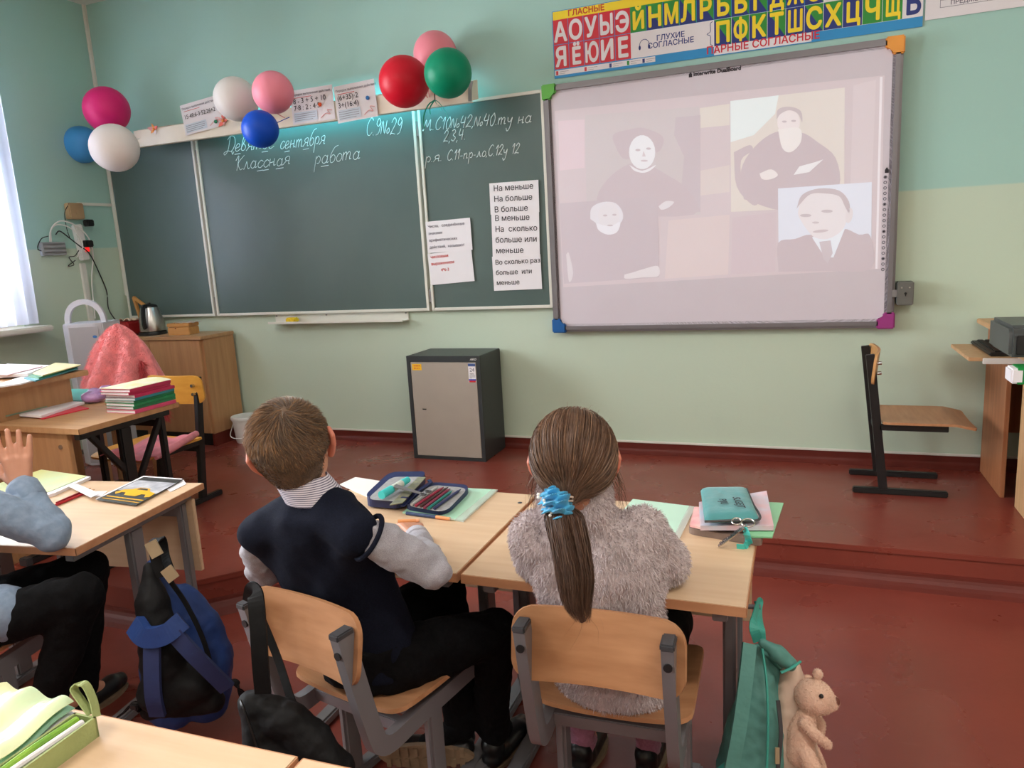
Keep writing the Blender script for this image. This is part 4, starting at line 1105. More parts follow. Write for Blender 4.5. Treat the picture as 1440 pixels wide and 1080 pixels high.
# chair with yellow back behind the low desk
black_chair('school_chair', 'black framed chair with yellow plywood back and pink bag on its seat', (.43, -1.32, 0), PI, M_yply, M_yply)
M_pinkfilm = mat('pink_printed_plastic', (226, 136, 150), .28, var=.22, scale=9, bump=.5, bscale=16, spec=.6)
M_amber = mat('clear_amber_film', (206, 150, 70), .15, var=.1, alpha=.45, spec=.8)
pb = thing('pink_bag', 'crumpled pink plastic bag lying on the yellow school chair', 'bag', (.43, -1.4, .345))
PA = [on_z(140, 642, .352), on_z(220, 648, .352), on_z(281, 615, .352), on_z(222, 613, .352)]
def pinkfn(u, v):
    a = PA[0].lerp(PA[1], u); b = PA[3].lerp(PA[2], u); p = a.lerp(b, v)
    p.z = .356 + .010 * noise.noise(V((u * 4, v * 4, 0))) + .045 * max(0, u - .72) * (1.0) + .008 * sin(v * 9 + u * 7)
    return p
MB().grid(pinkfn, 26, 18, M_pinkfilm, .004).build('sheet', pb)
e0, e1 = PA[1] + V((0, 0, .012)), PA[2] + V((-.02, 0, .018))
MB().tube([e0.lerp(e1, k / 8) for k in range(9)], .017, M_pinkfilm, 12, scale=[.5, .75, .9, 1, 1, 1, 1, 1, .9]).build('rolled_edge', pb)
fl = [PA[0].lerp(PA[1], .2), PA[0].lerp(PA[1], .75)]
MB().grid(lambda u, v: fl[0].lerp(fl[1], u + .0 * v) + V((.02 * v, -.004, -.018 - .075 * v * (1 - abs(u - .5) * 1.5))), 10, 6, M_amber, .001).build('film', pb)

# shawl over the teacher's chair
M_shawl = mat('coral_wool', (240, 142, 144), .95, var=.16, scale=26, bump=.5, bscale=90, sheen=.4)
M_fringe = mat('dark_coral_fringe', (206, 84, 88), .95, var=.2, scale=30)
SY = -1.02
tc_ = thing('teacher_chair', 'wooden chair almost hidden under a coral shawl', 'chair', (-.10, SY + .02, 0))
MB().addbm(bent_ply(.42, .42, lambda x, y: .0, .02, .03), M_walnut_top, True, Matrix.Translation((-.10, SY - .16, .45))).build('seat', tc_)
MB().box((-.20, SY - .015, .55), (.0, SY + .015, .80), M_walnut, .014, seg=4).build('backrest', tc_)
for x in (-.24, .04):
    for y in (SY, SY - .32): MB().beam((x, y, 0), (x, y, .44 if y < SY else .62), .035, .035, M_walnut, up=(0, 1, 0)).build('leg', tc_)
def shawl(u, v):
    # u goes round the draped dome, v from its crown down to the hem
    a = 2 * PI * u + .6; t = v ** 1.25 * (.46 if sin(a) < 0 else .40)
    k = (1 - math.exp(-t / .075)) ** .62 if t > 0 else 0
    sx_ = .165 + .30 * t + (.10 * t if cos(a) < 0 else -.05 * t); sy_ = .060 + .22 * t
    f = (.010 + .018 * min(1, t / .3)) * sin(a * 7 + t * 9) * min(1, t / .1)
    n_ = .010 * noise.noise(V((cos(a) * 2, sin(a) * 2, t * 9)))
    return V((-.10 + cos(a) * (sx_ * k + f), SY + sin(a) * (sy_ * k + f * .8), .893 - t + n_ - .05 * (cos(a) * k) ** 2))
sh_ = thing('shawl', 'fluffy coral shawl draped over the teacher chair', 'shawl', (-.10, SY, .5))
SG_ = MB(); SG_.grid(shawl, 90, 40, M_shawl, .008)
for k in range(11000):
    u, v = random.uniform(.35, 1), random.uniform(0, 1) ** .7
    p = shawl(u, v); d = V((random.uniform(-1, 1), random.uniform(-1.5, 0), random.uniform(-1, .3))).normalized()
    SG_.strand([p, p + d * .012, p + d * .018 + V((0, 0, -.006))], .0022, M_shawl)
SG_.build('cloth', sh_)
fr = MB()
for k in range(700):
    v = random.uniform(.42, 1); u = .845 + .03 * sin(v * 8) + random.uniform(0, .02)
    p = shawl(u, v) + V((0.006, -.006, 0)); d = V((random.uniform(.3, 1), random.uniform(-.9, .3), random.uniform(-1, .2))).normalized() * random.uniform(.025, .055)
    fr.strand([p, p + d * .6, p + d + V((0, 0, -.012))], .005, M_fringe)
fr.build('fringe', sh_)

# books and papers
def book(loc, rz, w, d, h, cover, label, grp, name='book', spine=1, pages=M_paper):
    """local x is the spine side (+x when spine=1)"""
    t = thing(name, label, 'book', loc, rz, grp); T = t.matrix_basis.copy()
    c = MB(T)
    c.box((-w / 2, -d / 2, 0), (w / 2, d / 2, .0012), cover); c.box((-w / 2, -d / 2, h - .0012), (w / 2, d / 2, h), cover)
    c.box((spine * w / 2 - .0012, -d / 2, .0012), (spine * w / 2 + .0012, d / 2, h - .0012), cover)
    c.build('cover', t)
    MB(T).box((-w / 2 + .003, -d / 2 + .003, .0012), (w / 2 - .0012, d / 2 - .003, h - .0012), pages).build('pages', t)
    return t
def cm(n, c, **k): return mat(n, c, .38, var=.12, scale=14, **k)
C_crim, C_grn, C_teal, C_ygrn, C_rose = cm('crimson_cover', (184, 38, 84)), cm('green_cover', (30, 128, 78)), cm('teal_cover', (44, 130, 140)), cm('pale_printed_cover', (222, 216, 204), col2=(216, 206, 160)), cm('rose_cover', (206, 70, 110))
z = .60; base = on_z(196, 574, .60) + V((-.02, .11, 0))
stack = [(C_rose, .014, 'crimson book at the bottom of the stack on the low desk'), (C_grn, .013, 'green book second from the bottom of the stack'),
         (C_grn, .013, 'green book third from the bottom of the stack'), (C_grn, .012, 'uppermost of the three green books in the stack'), (C_teal, .011, 'teal book in the middle of the stack'),
         (C_crim, .013, 'crimson book just above the teal book in the stack'), (C_crim, .013, 'crimson book second from the top of the stack'), (C_crim, .012, 'crimson book with pale cover topmost of the stack')]
bxr = .845 - .085
for k, (c, h, lb) in enumerate(stack):
    dx, dy, rz = random.uniform(-.010, .006), random.uniform(-.012, .012), random.uniform(-.05, .05)
    if k == 0: dx += .012
    book((bxr - .01 + dx, -1.70 + dy, z), rz, .165, .215, h, c, lb, 'stacked books on the low desk'); z += h
mb = MB(); mb.grid(lambda u, v: V((bxr - .10 + .17 * u, -1.81 + .22 * v, z + .002 + .010 * sin(u * PI) * v)), 8, 8, cm('green_yellow_leaflet', (228, 224, 214), col2=(220, 216, 150)), .001)
tag(mb.build('leaflet', None, (bxr, -1.7, z)), 'pale leaflet with green and yellow print on top of the book stack', 'leaflet')
M_lilac = mat('lilac_plastic_bag', (170, 130, 180), .35, var=.25, scale=25, bump=.6, bscale=40)
a = on_z(133, 566, .60)
B = Blob(); B.ell(a + V((0, 0, .028)), (.055, .05, .028)).ell(a + V((-.03, .03, .035)), (.03, .03, .026)).ell(a + V((.02, .05, .04)), (.03, .04, .03))
B.build('plastic_bag', M_lilac, None, .006, 2, lambda v, n: .006 * noise.noise(v * 40), a); tag(COL.objects[-1], 'crumpled lilac plastic bag beside the book stack', 'bag')
def flat(name, pts, z0, th, m, label, cat, grp=None, parent=None):
    """thin sheet with pixel corners on the level z0"""
    P_ = [on_z(u, v, z0) for u, v in pts]; c = sum(P_, V((0, 0, 0))) / len(P_)
    mb = MB(); n_ = len(P_)
    vs = [p.copy() for p in P_] + [p + V((0, 0, th)) for p in P_]
    mb.add(vs, [list(range(n_))[::-1], list(range(n_, 2 * n_))] + [[i, (i + 1) % n_, n_ + (i + 1) % n_, n_ + i] for i in range(n_)], m)
    o = mb.build(name, parent, None if parent else c)
    if cat: tag(o, label, cat, grp)
    return o
M_tealf = mat('teal_folder_card', (62, 158, 146), .35, var=.08); M_sage = mat('sage_folder', (128, 146, 122), .5, var=.08); M_redf = mat('red_folder', (206, 52, 72), .4)
flat('folder', [(64, 567), (102, 550), (140, 550), (118, 567)], .601, .012, M_tealf, 'teal plastic folder lying at the back of the low desk', 'folder')
flat('folder', [(10, 578), (60, 590), (125, 575), (80, 565)], .601, .004, M_redf, 'red folder under the white papers on the low desk', 'folder')
flat('paper_pile', [(2, 583), (58, 588), (119, 568), (70, 566)], .606, .010, M_paper, 'pile of white papers on the red folder', 'papers')
flat('folder', [(-8, 586), (10, 586), (76, 570), (36, 565)], .617, .005, M_sage, 'sage green folder on top of the white papers', 'folder')
G_ = 'books on the higher desk'
flat('book', [(-20, 548), (30, 541), (92, 525), (40, 528)], .751, .006, M_paper, 'open white papers at the edge of the higher desk', 'papers', None)
flat('book', [(34, 533), (50, 537), (110, 519), (96, 514)], .7575, .006, C_teal, 'thin teal book on the higher desk', 'book', None)
flat('book', [(40, 530), (55, 533), (112, 515), (90, 512)], .764, .006, C_grn, 'thin green book on the higher desk above the teal one', 'book', None)
flat('book', [(-10, 532), (40, 529), (70, 517), (10, 515)], .758, .012, M_paper, 'thick white notebook on the higher desk', 'book', None)
flat('leaflet', [(46, 526), (60, 529), (114, 514), (78, 511)], .771, .004, cm('orange_leaflet', (226, 200, 168), col2=(216, 212, 150)), 'orange and yellow leaflet topmost on the higher desk', 'leaflet', None)
flat('leaflet', [(-30, 526), (10, 528), (60, 516), (0, 513)], .771, .003, cm('pink_paper', (232, 196, 206)), 'pale pink sheet on the higher desk', 'paper', None)
# ================================================================ safe, right chair, computer desk
M_sdark = mat('anthracite_steel', (52, 56, 58), .42, .1, var=.05, bump=.08, bscale=300)
M_sdoor = mat('beige_grey_steel', (168, 158, 146), .42, .05, var=.03)
SX0, SX1, SY0, SY1, SH = 1.284, 1.742, -.325, -.02, .607
sf = thing('safe', 'small grey metal safe with pale door and dark case by the wall', 'safe', ((SX0 + SX1) / 2, (SY0 + SY1) / 2, 0))
mb = MB()
mb.box((SX0, SY0 + .012, 0), (SX1, SY1, SH), M_sdark, .003)
for a, b in (((SX0, SY0, 0), (SX0 + .022, SY0 + .013, SH)), ((SX1 - .022, SY0, 0), (SX1, SY0 + .013, SH)), ((SX0 + .022, SY0, 0), (SX1 - .022, SY0 + .013, .018)), ((SX0 + .022, SY0, SH - .034), (SX1 - .022, SY0 + .013, SH))):
    mb.box(a, b, M_sdark)
mb.build('case', sf)
dr = MB().box((SX0 + .024, SY0 + .001, .020), (SX1 - .024, SY0 + .0125, SH - .036), M_sdoor, .0015).build('door', sf)
mb = MB(); mb.box((SX0 + .080, SY0 - .0005, .294), (SX0 + .104, SY0 + .0015, .300), M_black, .0005); mb.build('keyhole', dr)
Ms = Matrix(((1, 0, 0, 0), (0, 0, -1, SY0 - .0004), (0, 1, 0, 0), (0, 0, 0, 1)))
mb = MB(Ms); mb.text('AIKO', T2(SX1 - .058, SH - .024), .016, M_white, .0004, shear=.3); mb.build('logo', sf)
Md = Matrix(((1, 0, 0, 0), (0, 0, -1, SY0 + .0006), (0, 1, 0, 0), (0, 0, 0, 1)))
mb = MB(Md); ylw = mat('yellow_sticker', (244, 190, 22), .5)
mb.box((SX0 + .034, SH - .082, 0), (SX0 + .094, SH - .046, .0006), ylw); lines(MB(Md @ Matrix.Translation((0, 0, .0008))), 0, 0, 0, 0, 0, M_redink)
q = MB(Md @ Matrix.Translation((0, 0, .0009))); q.text('инвент.', T2(SX0 + .044, SH - .060), .013, M_redink, .0002); q.text('№ 013', T2(SX0 + .044, SH - .076), .013, M_redink, .0002)
mb.build('yellow_sticker', dr); q.build('sticker_print', dr)
mb = MB(Md); lx = SX1 - .072
mb.box((lx, SH - .148, 0), (lx + .044, SH - .040, .0006), M_paper)
mb.box((lx, SH - .058, .0006), (lx + .044, SH - .042, .0009), mat('label_blue', (60, 84, 140), .5)); mb.box((lx, SH - .138, .0006), (lx + .044, SH - .130, .0009), mat('flag_blue', (40, 60, 170), .5)); mb.box((lx + .002, SH - .148, .0006), (lx + .042, SH - .138, .0009), mat('flag_red', (200, 40, 50), .5))
mb.build('label', dr)
q = MB(Md @ Matrix.Translation((0, 0, .0009))); q.text('24', T2(lx + .008, SH - .088), .030, M_grayink, .0003); q.text('мес.', T2(lx + .008, SH - .104), .014, M_ink); lines(q, lx + .006, lx + .040, SH - .112, SH - .124, 3, M_ink, .0018); q.build('label_print', dr)

black_chair('school_chair', 'black framed chair with wooden seat standing sideways near the whiteboard', (3.822, -.325, 0), -PI / 2, mat('pale_varnished_plywood', (206, 156, 100), .4, scale=3, stretch=(2, 14, 14), col2=(190, 138, 84)), M_ply)

# computer desk at the right edge
M_redwood = mat('reddish_wood_laminate', (176, 116, 78), .45, scale=3, stretch=(14, 14, 1), col2=(150, 94, 62), spec=.3)
M_orwood = mat('orange_beech_laminate', (206, 164, 120), .45, scale=3, stretch=(14, 14, 1), col2=(190, 148, 106), spec=.3)
cdk = thing('computer_desk', 'reddish wooden computer desk with pull out keyboard tray at the right edge', 'computer desk', (4.6, -.3, 0))
MB().box((4.16, -.46, .715), (5.30, -.015, .737), M_orwood, .003).build('tabletop', cdk)
MB().box((4.205, -.42, 0), (4.223, -.03, .715), M_redwood, .002).build('side_panel', cdk)
MB().box((5.25, -.55, 0), (5.27, -.03, .715), M_redwood, .002).build('side_panel', cdk)
MB().box((4.223, -.05, .2), (5.25, -.035, .715), M_redwood, .002).build('back_panel', cdk)
ky_ = .612
tr_ = MB().box((4.045, -.50, ky_), (4.72, -.10, ky_ + .016), M_orwood, .002).build('keyboard_tray', cdk)
MB().box((4.095, -.512, ky_ - .010), (4.72, -.50, ky_ + .014), M_white, .002).build('slide_rail', tr_)
cdk2 = thing('shelf_unit', 'orange beech open shelf unit at the right edge of the room', 'shelf unit', (4.6, -.75, 0))
MB().box((4.235, -.90, .0), (4.255, -.53, .665), M_orwood, .002).build('side_panel', cdk2)
MB().box((4.96, -.90, .0), (4.98, -.53, .665), M_orwood, .002).build('side_panel', cdk2)
MB().box((4.16, -.91, .666), (4.98, -.52, .688), M_orwood, .003).build('top', cdk2)
for z in (.06, .36): MB().box((4.265, -.90, z), (4.96, -.53, z + .018), M_orwood, .002).build('shelf', cdk2)
MB().box((4.265, -.545, .08), (4.96, -.532, .665), M_orwood).build('back_panel', cdk2)
kb = thing('keyboard', 'black computer keyboard on the pull out tray', 'keyboard', (4.215, -.285, ky_ + .017), math.radians(90)); T = kb.matrix_basis.copy()
MB(T).prism([(-.19, -.09), (.19, -.09), (.19, .09), (-.19, .09)], .016, M_black, bev=.004).build('case', kb)
mb = MB(T)
for r_ in range(5):
    for c_ in range(14): mb.box((-.175 + c_ * .025, -.075 + r_ * .03, .014), (-.153 + c_ * .025, -.051 + r_ * .03, .022), M_bsteel, .002)
tag(mb.build('keys', kb), None, None, None, 'stuff')
M_prn = mat('dark_grey_plastic', (70, 74, 74), .4)
p0_ = on_z(1404, 497, .689)
pr = thing('printer', 'dark grey box shaped device standing on the shelf unit', 'printer', (4.42, -.74, .689))
MB().prism([(-.17, 0), (.15, 0), (.15, .115), (-.15, .115), (-.17, .09)], .30, M_prn, Matrix(((0, 0, 1, p0_.x + .01), (1, 0, 0, -.72), (0, 1, 0, .689), (0, 0, 0, 1))), bev=.012).build('body', pr)
MB().box((p0_.x + .03, -.896, .70), (p0_.x + .29, -.888, .77), M_black, .003).build('front', pr)
gb = thing('packet', 'green and white cardboard packet sticking out of the shelf unit', 'packet', (4.3, -.8, .56))
M_gcard = mat('green_packet', (14, 140, 64), .4)
g0 = on_y(1424, 524, -.93)
MB().box((g0.x, -1.0, g0.z - .03), (g0.x + .26, -.915, g0.z + .03), M_gcard, .002).build('packet', gb)
MB().box((g0.x - .02, -1.002, g0.z - .028), (g0.x + .02, -.913, g0.z + .026), M_paper, .006).build('torn_end', gb)
# ================================================================ pupils' desks, chairs and what lies on the desks
DG = 'beech pupil desks'
DZ = .46
sd = school_desk('school_desk', 'beech school desk of the girl with the ponytail', (2.985, -2.3225, FLOOR), 0, .624, .555)
dup(sd, (2.363, -2.3225, FLOOR), 0, 'beech school desk of the boy in the dark vest').scale.x = .965
dup(sd, (1.240, -2.480, FLOOR), math.radians(8.2), 'beech school desk of the pupil with the raised hand')
dup(sd, (2.395, -3.515, FLOOR), math.radians(1.5), 'beech desk in the lower left foreground under the green pencil box')
dup(sd, (3.027, -3.499, FLOOR), math.radians(1.5), 'beech desk at the bottom edge beside the foreground desk')
pc_ = pupil_chair('pupil_chair', 'grey framed plywood chair under the girl with the ponytail', (3.020, -2.520, FLOOR), math.radians(2))
dup(pc_, (2.467, -2.625, FLOOR), math.radians(-12), 'grey framed plywood chair under the boy in the dark vest')
dup(pc_, (1.261, -2.849, FLOOR), math.radians(9), 'grey framed chair under the pupil at the left edge')

M_mint = mat('mint_clear_cover', (178, 226, 198), .18, var=.06, scale=5, spec=.6)
M_mint2 = mat('mint_paper', (190, 228, 206), .3, var=.05, scale=7, spec=.5)
M_clear = mat('clear_plastic_edge', (222, 226, 218), .15, alpha=.5, spec=.8)
M_navy = mat('navy_nylon', (28, 38, 84), .5, var=.1, scale=40)
M_greyfab = mat('grey_lining', (150, 150, 152), .85, var=.12, scale=120)

# boy's desk
tag(flat('sheet', [(478, 682), (500, 672), (570, 683), (545, 712)], .4605, .003, mat('white_worksheet', (230, 227, 224), .6, var=.02), 'x', 'x'), 'white worksheet half under the pencil case', 'paper')
nb_ = thing('notebook', 'mint green covered notebook under the pencil case', 'notebook', on_z(650, 712, DZ))
flat('page_block', [(566, 722), (614, 686), (698, 690), (650, 733)], .4605, .004, M_mint, None, None, None, nb_)
flat('cover_edge', [(640, 732.5), (692, 689.8), (700, 690.4), (652, 734.5)], .4607, .0045, M_clear, None, None, None, nb_)

pcs = thing('pencil_case', 'open navy zip pencil case with grey lining and pens', 'pencil case', on_z(585, 700, DZ))
def slab(pts, z0, h, m, inset=0, rnd=.3):
    """rounded outline from four pixel corners"""
    P_ = [on_z(u, v, z0) for u, v in pts]; c = sum(P_, V((0, 0, 0))) / 4
    out = []
    for i in range(4):
        a, b, d = P_[i - 1], P_[i], P_[(i + 1) % 4]
        for k in range(7):
            t = k / 6
            p1, p2 = b.lerp(a, rnd), b.lerp(d, rnd)
            q = p1 * (1 - t) ** 2 + b * 2 * t * (1 - t) + p2 * t * t
            q = q + (c - q).normalized() * inset
            out.append((q.x, q.y))
    mb = MB(); ar_ = sum(out[i - 1][0] * out[i][1] - out[i][0] * out[i - 1][1] for i in range(len(out)))
    if ar_ < 0: out = out[::-1]
    mb.prism(out, h, m, Matrix.Translation((0, 0, z0))); return mb
Lc = [(512, 712), (549, 676), (603, 675), (566, 716)]; Rc = [(566, 716), (604, 684), (664, 689), (627, 726)]
slab(Lc, .4655, .030, M_navy, 0, .22).build('case_half', pcs)
slab(Rc, .4655, .016, M_navy, 0, .25).build('case_half', pcs)
Lt = [(512, 697), (549, 664), (603, 664), (568, 703)]
lz = .4965
slab([(513, 703), (550, 670), (600, 670), (566, 707)], lz, .0008, M_greyfab, .006, .22).build('lining', pcs)
slab([(568, 712), (605, 681), (662, 686), (627, 722)], .4817, .0008, M_greyfab, .006, .25).build('lining', pcs)
mb = MB(); hp = [on_z(603, 675, .49), on_z(606, 678, .488), on_z(588, 690, .49), on_z(566, 712, .486)]; mb.strap(hp, .012, .003, M_navy); mb.build('spine', pcs)
flat('pocket', [(548, 711), (588, 672), (599, 672), (566, 708)], lz + .0018, .0025, mat('printed_pocket', (104, 104, 98), .6, var=.5, scale=45, col2=(142, 144, 112)), None, None, None, pcs)
zp = MB(); zp.box(on_z(568, 700, .50) - V((.01, .006, .004)), on_z(568, 700, .50) + V((.012, .006, .002)), M_navy, .002); zp.build('zip_pull', pcs)
def rod(name, label, a, b, z0, r, parts, cat, grp=None, tip=True):
    """pen between two pixels; parts = list of (from, to, material, radius factor)"""
    A, B = on_z(*a, z0), on_z(*b, z0); A.z += r; B.z += r
    t = thing(name, label, cat, A.copy(), 0, grp)
    for nm, k0, k1, m, f, f2 in parts: MB().cyl(A.lerp(B, k0), A.lerp(B, k1), r * f, m, r * f2, 12).build(nm, t)
    return t
M_cyan = mat('turquoise_plastic', (64, 204, 204), .35, var=.03); M_gluelab = mat('pale_label', (206, 214, 206), .5, var=.15, scale=40)
rod('glue_stick', 'turquoise capped glue stick lying in the pencil case', (537, 702), (574, 680), lz + .0044, .0122, [('base_cap', 0, .36, M_cyan, 1, 1), ('barrel', .36, .74, M_gluelab, .92, .92), ('cap', .74, 1, M_cyan, .95, .8)], 'glue stick')
PGR = 'pens held in the pencil case'
for (a, b, c, lb) in (((579, 712), (616, 686), (178, 180, 178), 'pale grey pen at the left of the pens in the case'), ((585, 713), (624, 687), (150, 28, 60), 'crimson pen second in the row in the case'),
                      ((592, 714), (630, 687), (70, 40, 40), 'dark brown pen in the middle of the row in the case'), ((597, 716), (633, 689), (130, 36, 66), 'wine red pen right of the dark brown pen'),
                      ((603, 717), (636, 692), (20, 120, 112), 'teal pen in the row in the case'), ((611, 717), (648, 690), (34, 44, 92), 'navy pen at the right end of the row in the case')):
    m = mat('pen_plastic', c, .3, var=.03)
    rod('pen', lb, a, b, .4826, .0042, [('barrel', 0, .88, m, 1, 1), ('tip', .88, 1, m, .9, .25)], 'pen', PGR)
sc_ = thing('scissors', 'small grey scissors lying across the pencil case', 'scissors', on_z(574, 690, lz))
mb = MB(); A, B = on_z(556, 682, lz + .026), on_z(592, 694, .503); mb.strap([A, B], .012, .002, M_gsteel); mb.strap([A + V((.004, -.014, 0)), B], .01, .002, M_gsteel); mb.build('blades', sc_)
for du in (0, 7):
    c = on_z(595 + du, 695 - du * .6, .503); MB().tube([c + V((.009 * cos(k * PI / 6), .007 * sin(k * PI / 6), 0)) for k in range(12)], .0022, M_gcap, 6, closed=True).build('finger_ring', sc_)
M_skinor = mat('orange_grip', (222, 150, 96), .5)
rod('pen', 'dark blue pen with orange grip lying in front of the case', (572, 724), (640, 733), .4605, .0050, [('barrel', 0, .62, mat('blue_pen', (44, 62, 100), .35, var=.3, scale=60), 1, 1), ('grip', .62, .90, M_skinor, 1.05, .9), ('tip', .90, 1, M_clear, .5, .2)], 'pen')
rod('pencil', 'short orange pencil beside the hand of the boy', (560, 735), (590, 734), .4605, .0045, [('barrel', 0, .85, M_skinor, 1, 1), ('eraser', .85, 1, mat('peach_eraser', (236, 170, 130), .8), 1.1, .9)], 'pencil')
mb = MB(); c = on_z(731, 707, .4605); mb.lathe([(0, .002), (.006, .001), (.007, 0)], M_gcap, 10, Matrix.Translation(c)); tag(mb.build('crumb', None, c), 'tiny dark crumb on the desk near the seam', 'crumb')

# girl's desk
nb2 = thing('notebook', 'mint green notebook in a clear cover in front of the girl', 'notebook', on_z(915, 735, DZ))
flat('page_block', [(868, 728), (890, 703), (972, 713), (948, 757)], .4605, .003, M_mint2, None, None, None, nb2)
flat('cover_edge', [(946, 757.5), (969, 713), (978, 714), (956, 758)], .4607, .0035, M_clear, None, None, None, nb2)
q = MB(frame(on_z(885, 727, .4642), on_z(925, 731, .4642) - on_z(885, 727, .4642), on_z(893, 718, .4642) - on_z(885, 727, .4642))); lines(q, 0, .05, .028, .0, 5, M_grayink, .0015); q.build('printing', nb2)
M_brownbook = mat('grey_brown_cover', (128, 108, 98), .5, var=.15, scale=20)
tb = thing('textbook', 'thick grey brown book at the bottom of the pile on the girl\'s desk', 'book', on_z(1030, 750, DZ))
slab([(968, 751), (978, 727), (1077, 738), (1071, 769)], .4605, .016, M_brownbook, 0, .12).build('cover', tb)
M_pinkart = mat('pink_printed_cover', (226, 152, 156), .4, var=.3, scale=28, col2=(236, 206, 196))
M_pastel = mat('pastel_printed_cover', (206, 214, 232), .35, scale=16, col2=(230, 180, 186))
flat('exercise_book', [(970, 741), (976, 716), (1000, 716), (992, 746)], .478, .006, M_pinkart, 'pink exercise book under the pouch', 'exercise book')
flat('exercise_book', [(1049, 756), (1080, 708), (1102, 709), (1086, 757)], .478, .004, mat('green_folder_cover', (140, 206, 158), .3, var=.08), 'light green folder sticking out at the right of the pile', 'folder')
flat('exercise_book', [(985, 746), (983, 712), (1078, 696), (1088, 746)], .485, .012, M_pastel, 'pastel printed exercise book directly under the teal pouch', 'exercise book')
M_tealp = mat('teal_satin', (74, 144, 146), .42, var=.08, scale=10, bump=.25, bscale=30, sheen=.2)
pz_ = .4985
pp = [on_z(u, v, pz_) for u, v in ((991, 741), (985, 695), (1050, 694), (1068, 738))]
po = thing('pouch', 'teal fabric pouch with dark lettering on top of the books', 'pouch', sum(pp, V((0, 0, 0))) / 4)
def pouch(s_):
    def f(u, v):
        p = pp[0].lerp(pp[3], u).lerp(pp[1].lerp(pp[2], u), v)
        k = (max(0, 1 - (2 * u - 1) ** 6) * max(0, 1 - (2 * v - 1) ** 6)) ** .5
        return p + V((0, 0, .014 + s_ * .014 * k + .0025 * noise.noise(V((u * 5, v * 5, 3))) * k))
    return f
mb = MB(); mb.grid(pouch(1), 22, 18, M_tealp); mb.grid(pouch(-1), 22, 18, M_tealp); mb.build('body', po)
zz = [pouch(1)(0, k / 8) for k in range(9)]; mb = MB()
rim = [pouch(0)(a, b) for a, b in ((0, 0), (.5, 0), (1, 0), (1, .5), (1, 1))]; mb.tube(spline(rim, 6), .003, M_gcap, 6); mb.build('zip', po)
a, b, d = pouch(1)(.98, .97) , pouch(1)(.98, .1), pouch(1)(.1, .97)
o_ = on_z(1024, 700, pz_ + .031); xa = on_z(1044, 738, pz_ + .031) - o_; ya = on_z(1044, 700, pz_ + .031) - o_
mb = MB(frame(on_z(1030, 699, pz_ + .0318), xa, ya)); mb.text('SUGEJT', Matrix.Diagonal((.9, 1, 1, 1)), .026, M_ink, .0004, shear=.15); mb.text('PIJU', T2(.012, -.036) @ Matrix.Diagonal((.9, 1, 1, 1)), .026, M_ink, .0004); mb.build('lettering', po)
M_silver = mat('silver_metal', (196, 190, 182), .25, 1, var=.1, scale=60)
kc = thing('keychain', 'silver tag with lettering and ring hanging from the pouch', 'keychain', on_z(1035, 745, .48))
A, B = on_z(1046, 742, .512), on_z(1010, 768, .466)
mb = MB(); mb.strap([A, A.lerp(B, .9), B], .016, .002, M_silver, scale=[1, 1, .6]); mb.build('tag', kc)
dx = (B - A); M_ = frame(B + V((0, 0, .0035)) + dx * -.06, -dx, V((-.3, 1, .9))); mb = MB(M_ @ T2(0, -.004)); mb.text('DATKA·DATKO', Matrix.Diagonal((.8, 1, 1, 1)), .011, M_ink, .0002); mb.build('tag_lettering', kc)
for c, r in ((on_z(1052, 735, .520), .015), (on_z(1036, 733, .528), .011)):
    MB().tube([c + V((r * cos(k * PI / 8), r * sin(k * PI / 8), .004 * sin(k * PI / 8))) for k in range(16)], .0018, M_silver, 6, closed=True).build('ring', kc)
mb = MB(); R_ = [on_z(1047, 741, .511), on_z(1050, 752, .498), on_z(1053, 762, .470), on_z(1047, 770, .464), on_z(1036, 770, .463)]
mb.strap(spline(R_, 5), .020, .0012, mat('turquoise_ribbon', (70, 196, 190), .35), up=(.5, 1, .2)); tag(mb.build('ribbon', None, R_[1]), 'turquoise ribbon hanging from the pouch over the desk', 'ribbon')

# left desk
wbk = thing('workbook', 'open workbook with mint and yellow pages on the left desk', 'workbook', on_z(50, 690, DZ))
flat('page_block', [(-30, 712), (25, 712), (78, 697), (128, 674), (60, 664), (-10, 690)], .4605, .010, M_paper, None, None, None, wbk)
flat('cover', [(-32, 704), (28, 705), (74, 690), (122, 670), (58, 661), (-12, 684)], .4707, .002, mat('mint_yellow_cover', (206, 228, 196), .3, scale=5, col2=(232, 232, 150), spec=.6), None, None, None, wbk)
flat('paper_strip', [(96, 684), (108, 681), (140, 694), (128, 700)], .474, .0015, M_paper, 'white paper strip across the workbook', 'paper')
flat('paper_slip', [(124, 699), (136, 691), (151, 691), (142, 698)], .4605, .001, M_paper, 'small white paper slip by the red pencils', 'paper')
rod('pencil', 'red pencil nearer the edge on the left desk', (74, 714), (133, 690), .4605, .004, [('barrel', 0, .9, mat('red_lacquer', (176, 24, 36), .3), 1, 1), ('tip', .9, 1, M_lightwood, 1, .2)], 'pencil', None)
rod('pencil', 'red pencil next to the workbook on the left desk', (80, 709), (128, 688), .4605, .004, [('barrel', 0, .9, mat('dark_red_lacquer', (140, 20, 34), .3), 1, 1), ('tip', .9, 1, M_lightwood, 1, .2)], 'pencil', None)
dk = thing('exercise_book', 'dark exercise book with a yellow car on its cover', 'exercise book', on_z(190, 690, DZ))
cv = [(135, 703), (191, 711), (257, 675), (202, 671)]
M_dark = mat('charcoal_cover', (58, 62, 62), .35, var=.1)
flat('page_block', cv, .4605, .005, M_paper, None, None, None, dk)
flat('cover', cv, .4657, .0012, M_dark, None, None, None, dk)
CV = [on_z(u, v, .4672) for u, v in cv]
def onc(u, v): return CV[0].lerp(CV[1], u).lerp(CV[3].lerp(CV[2], u), v)
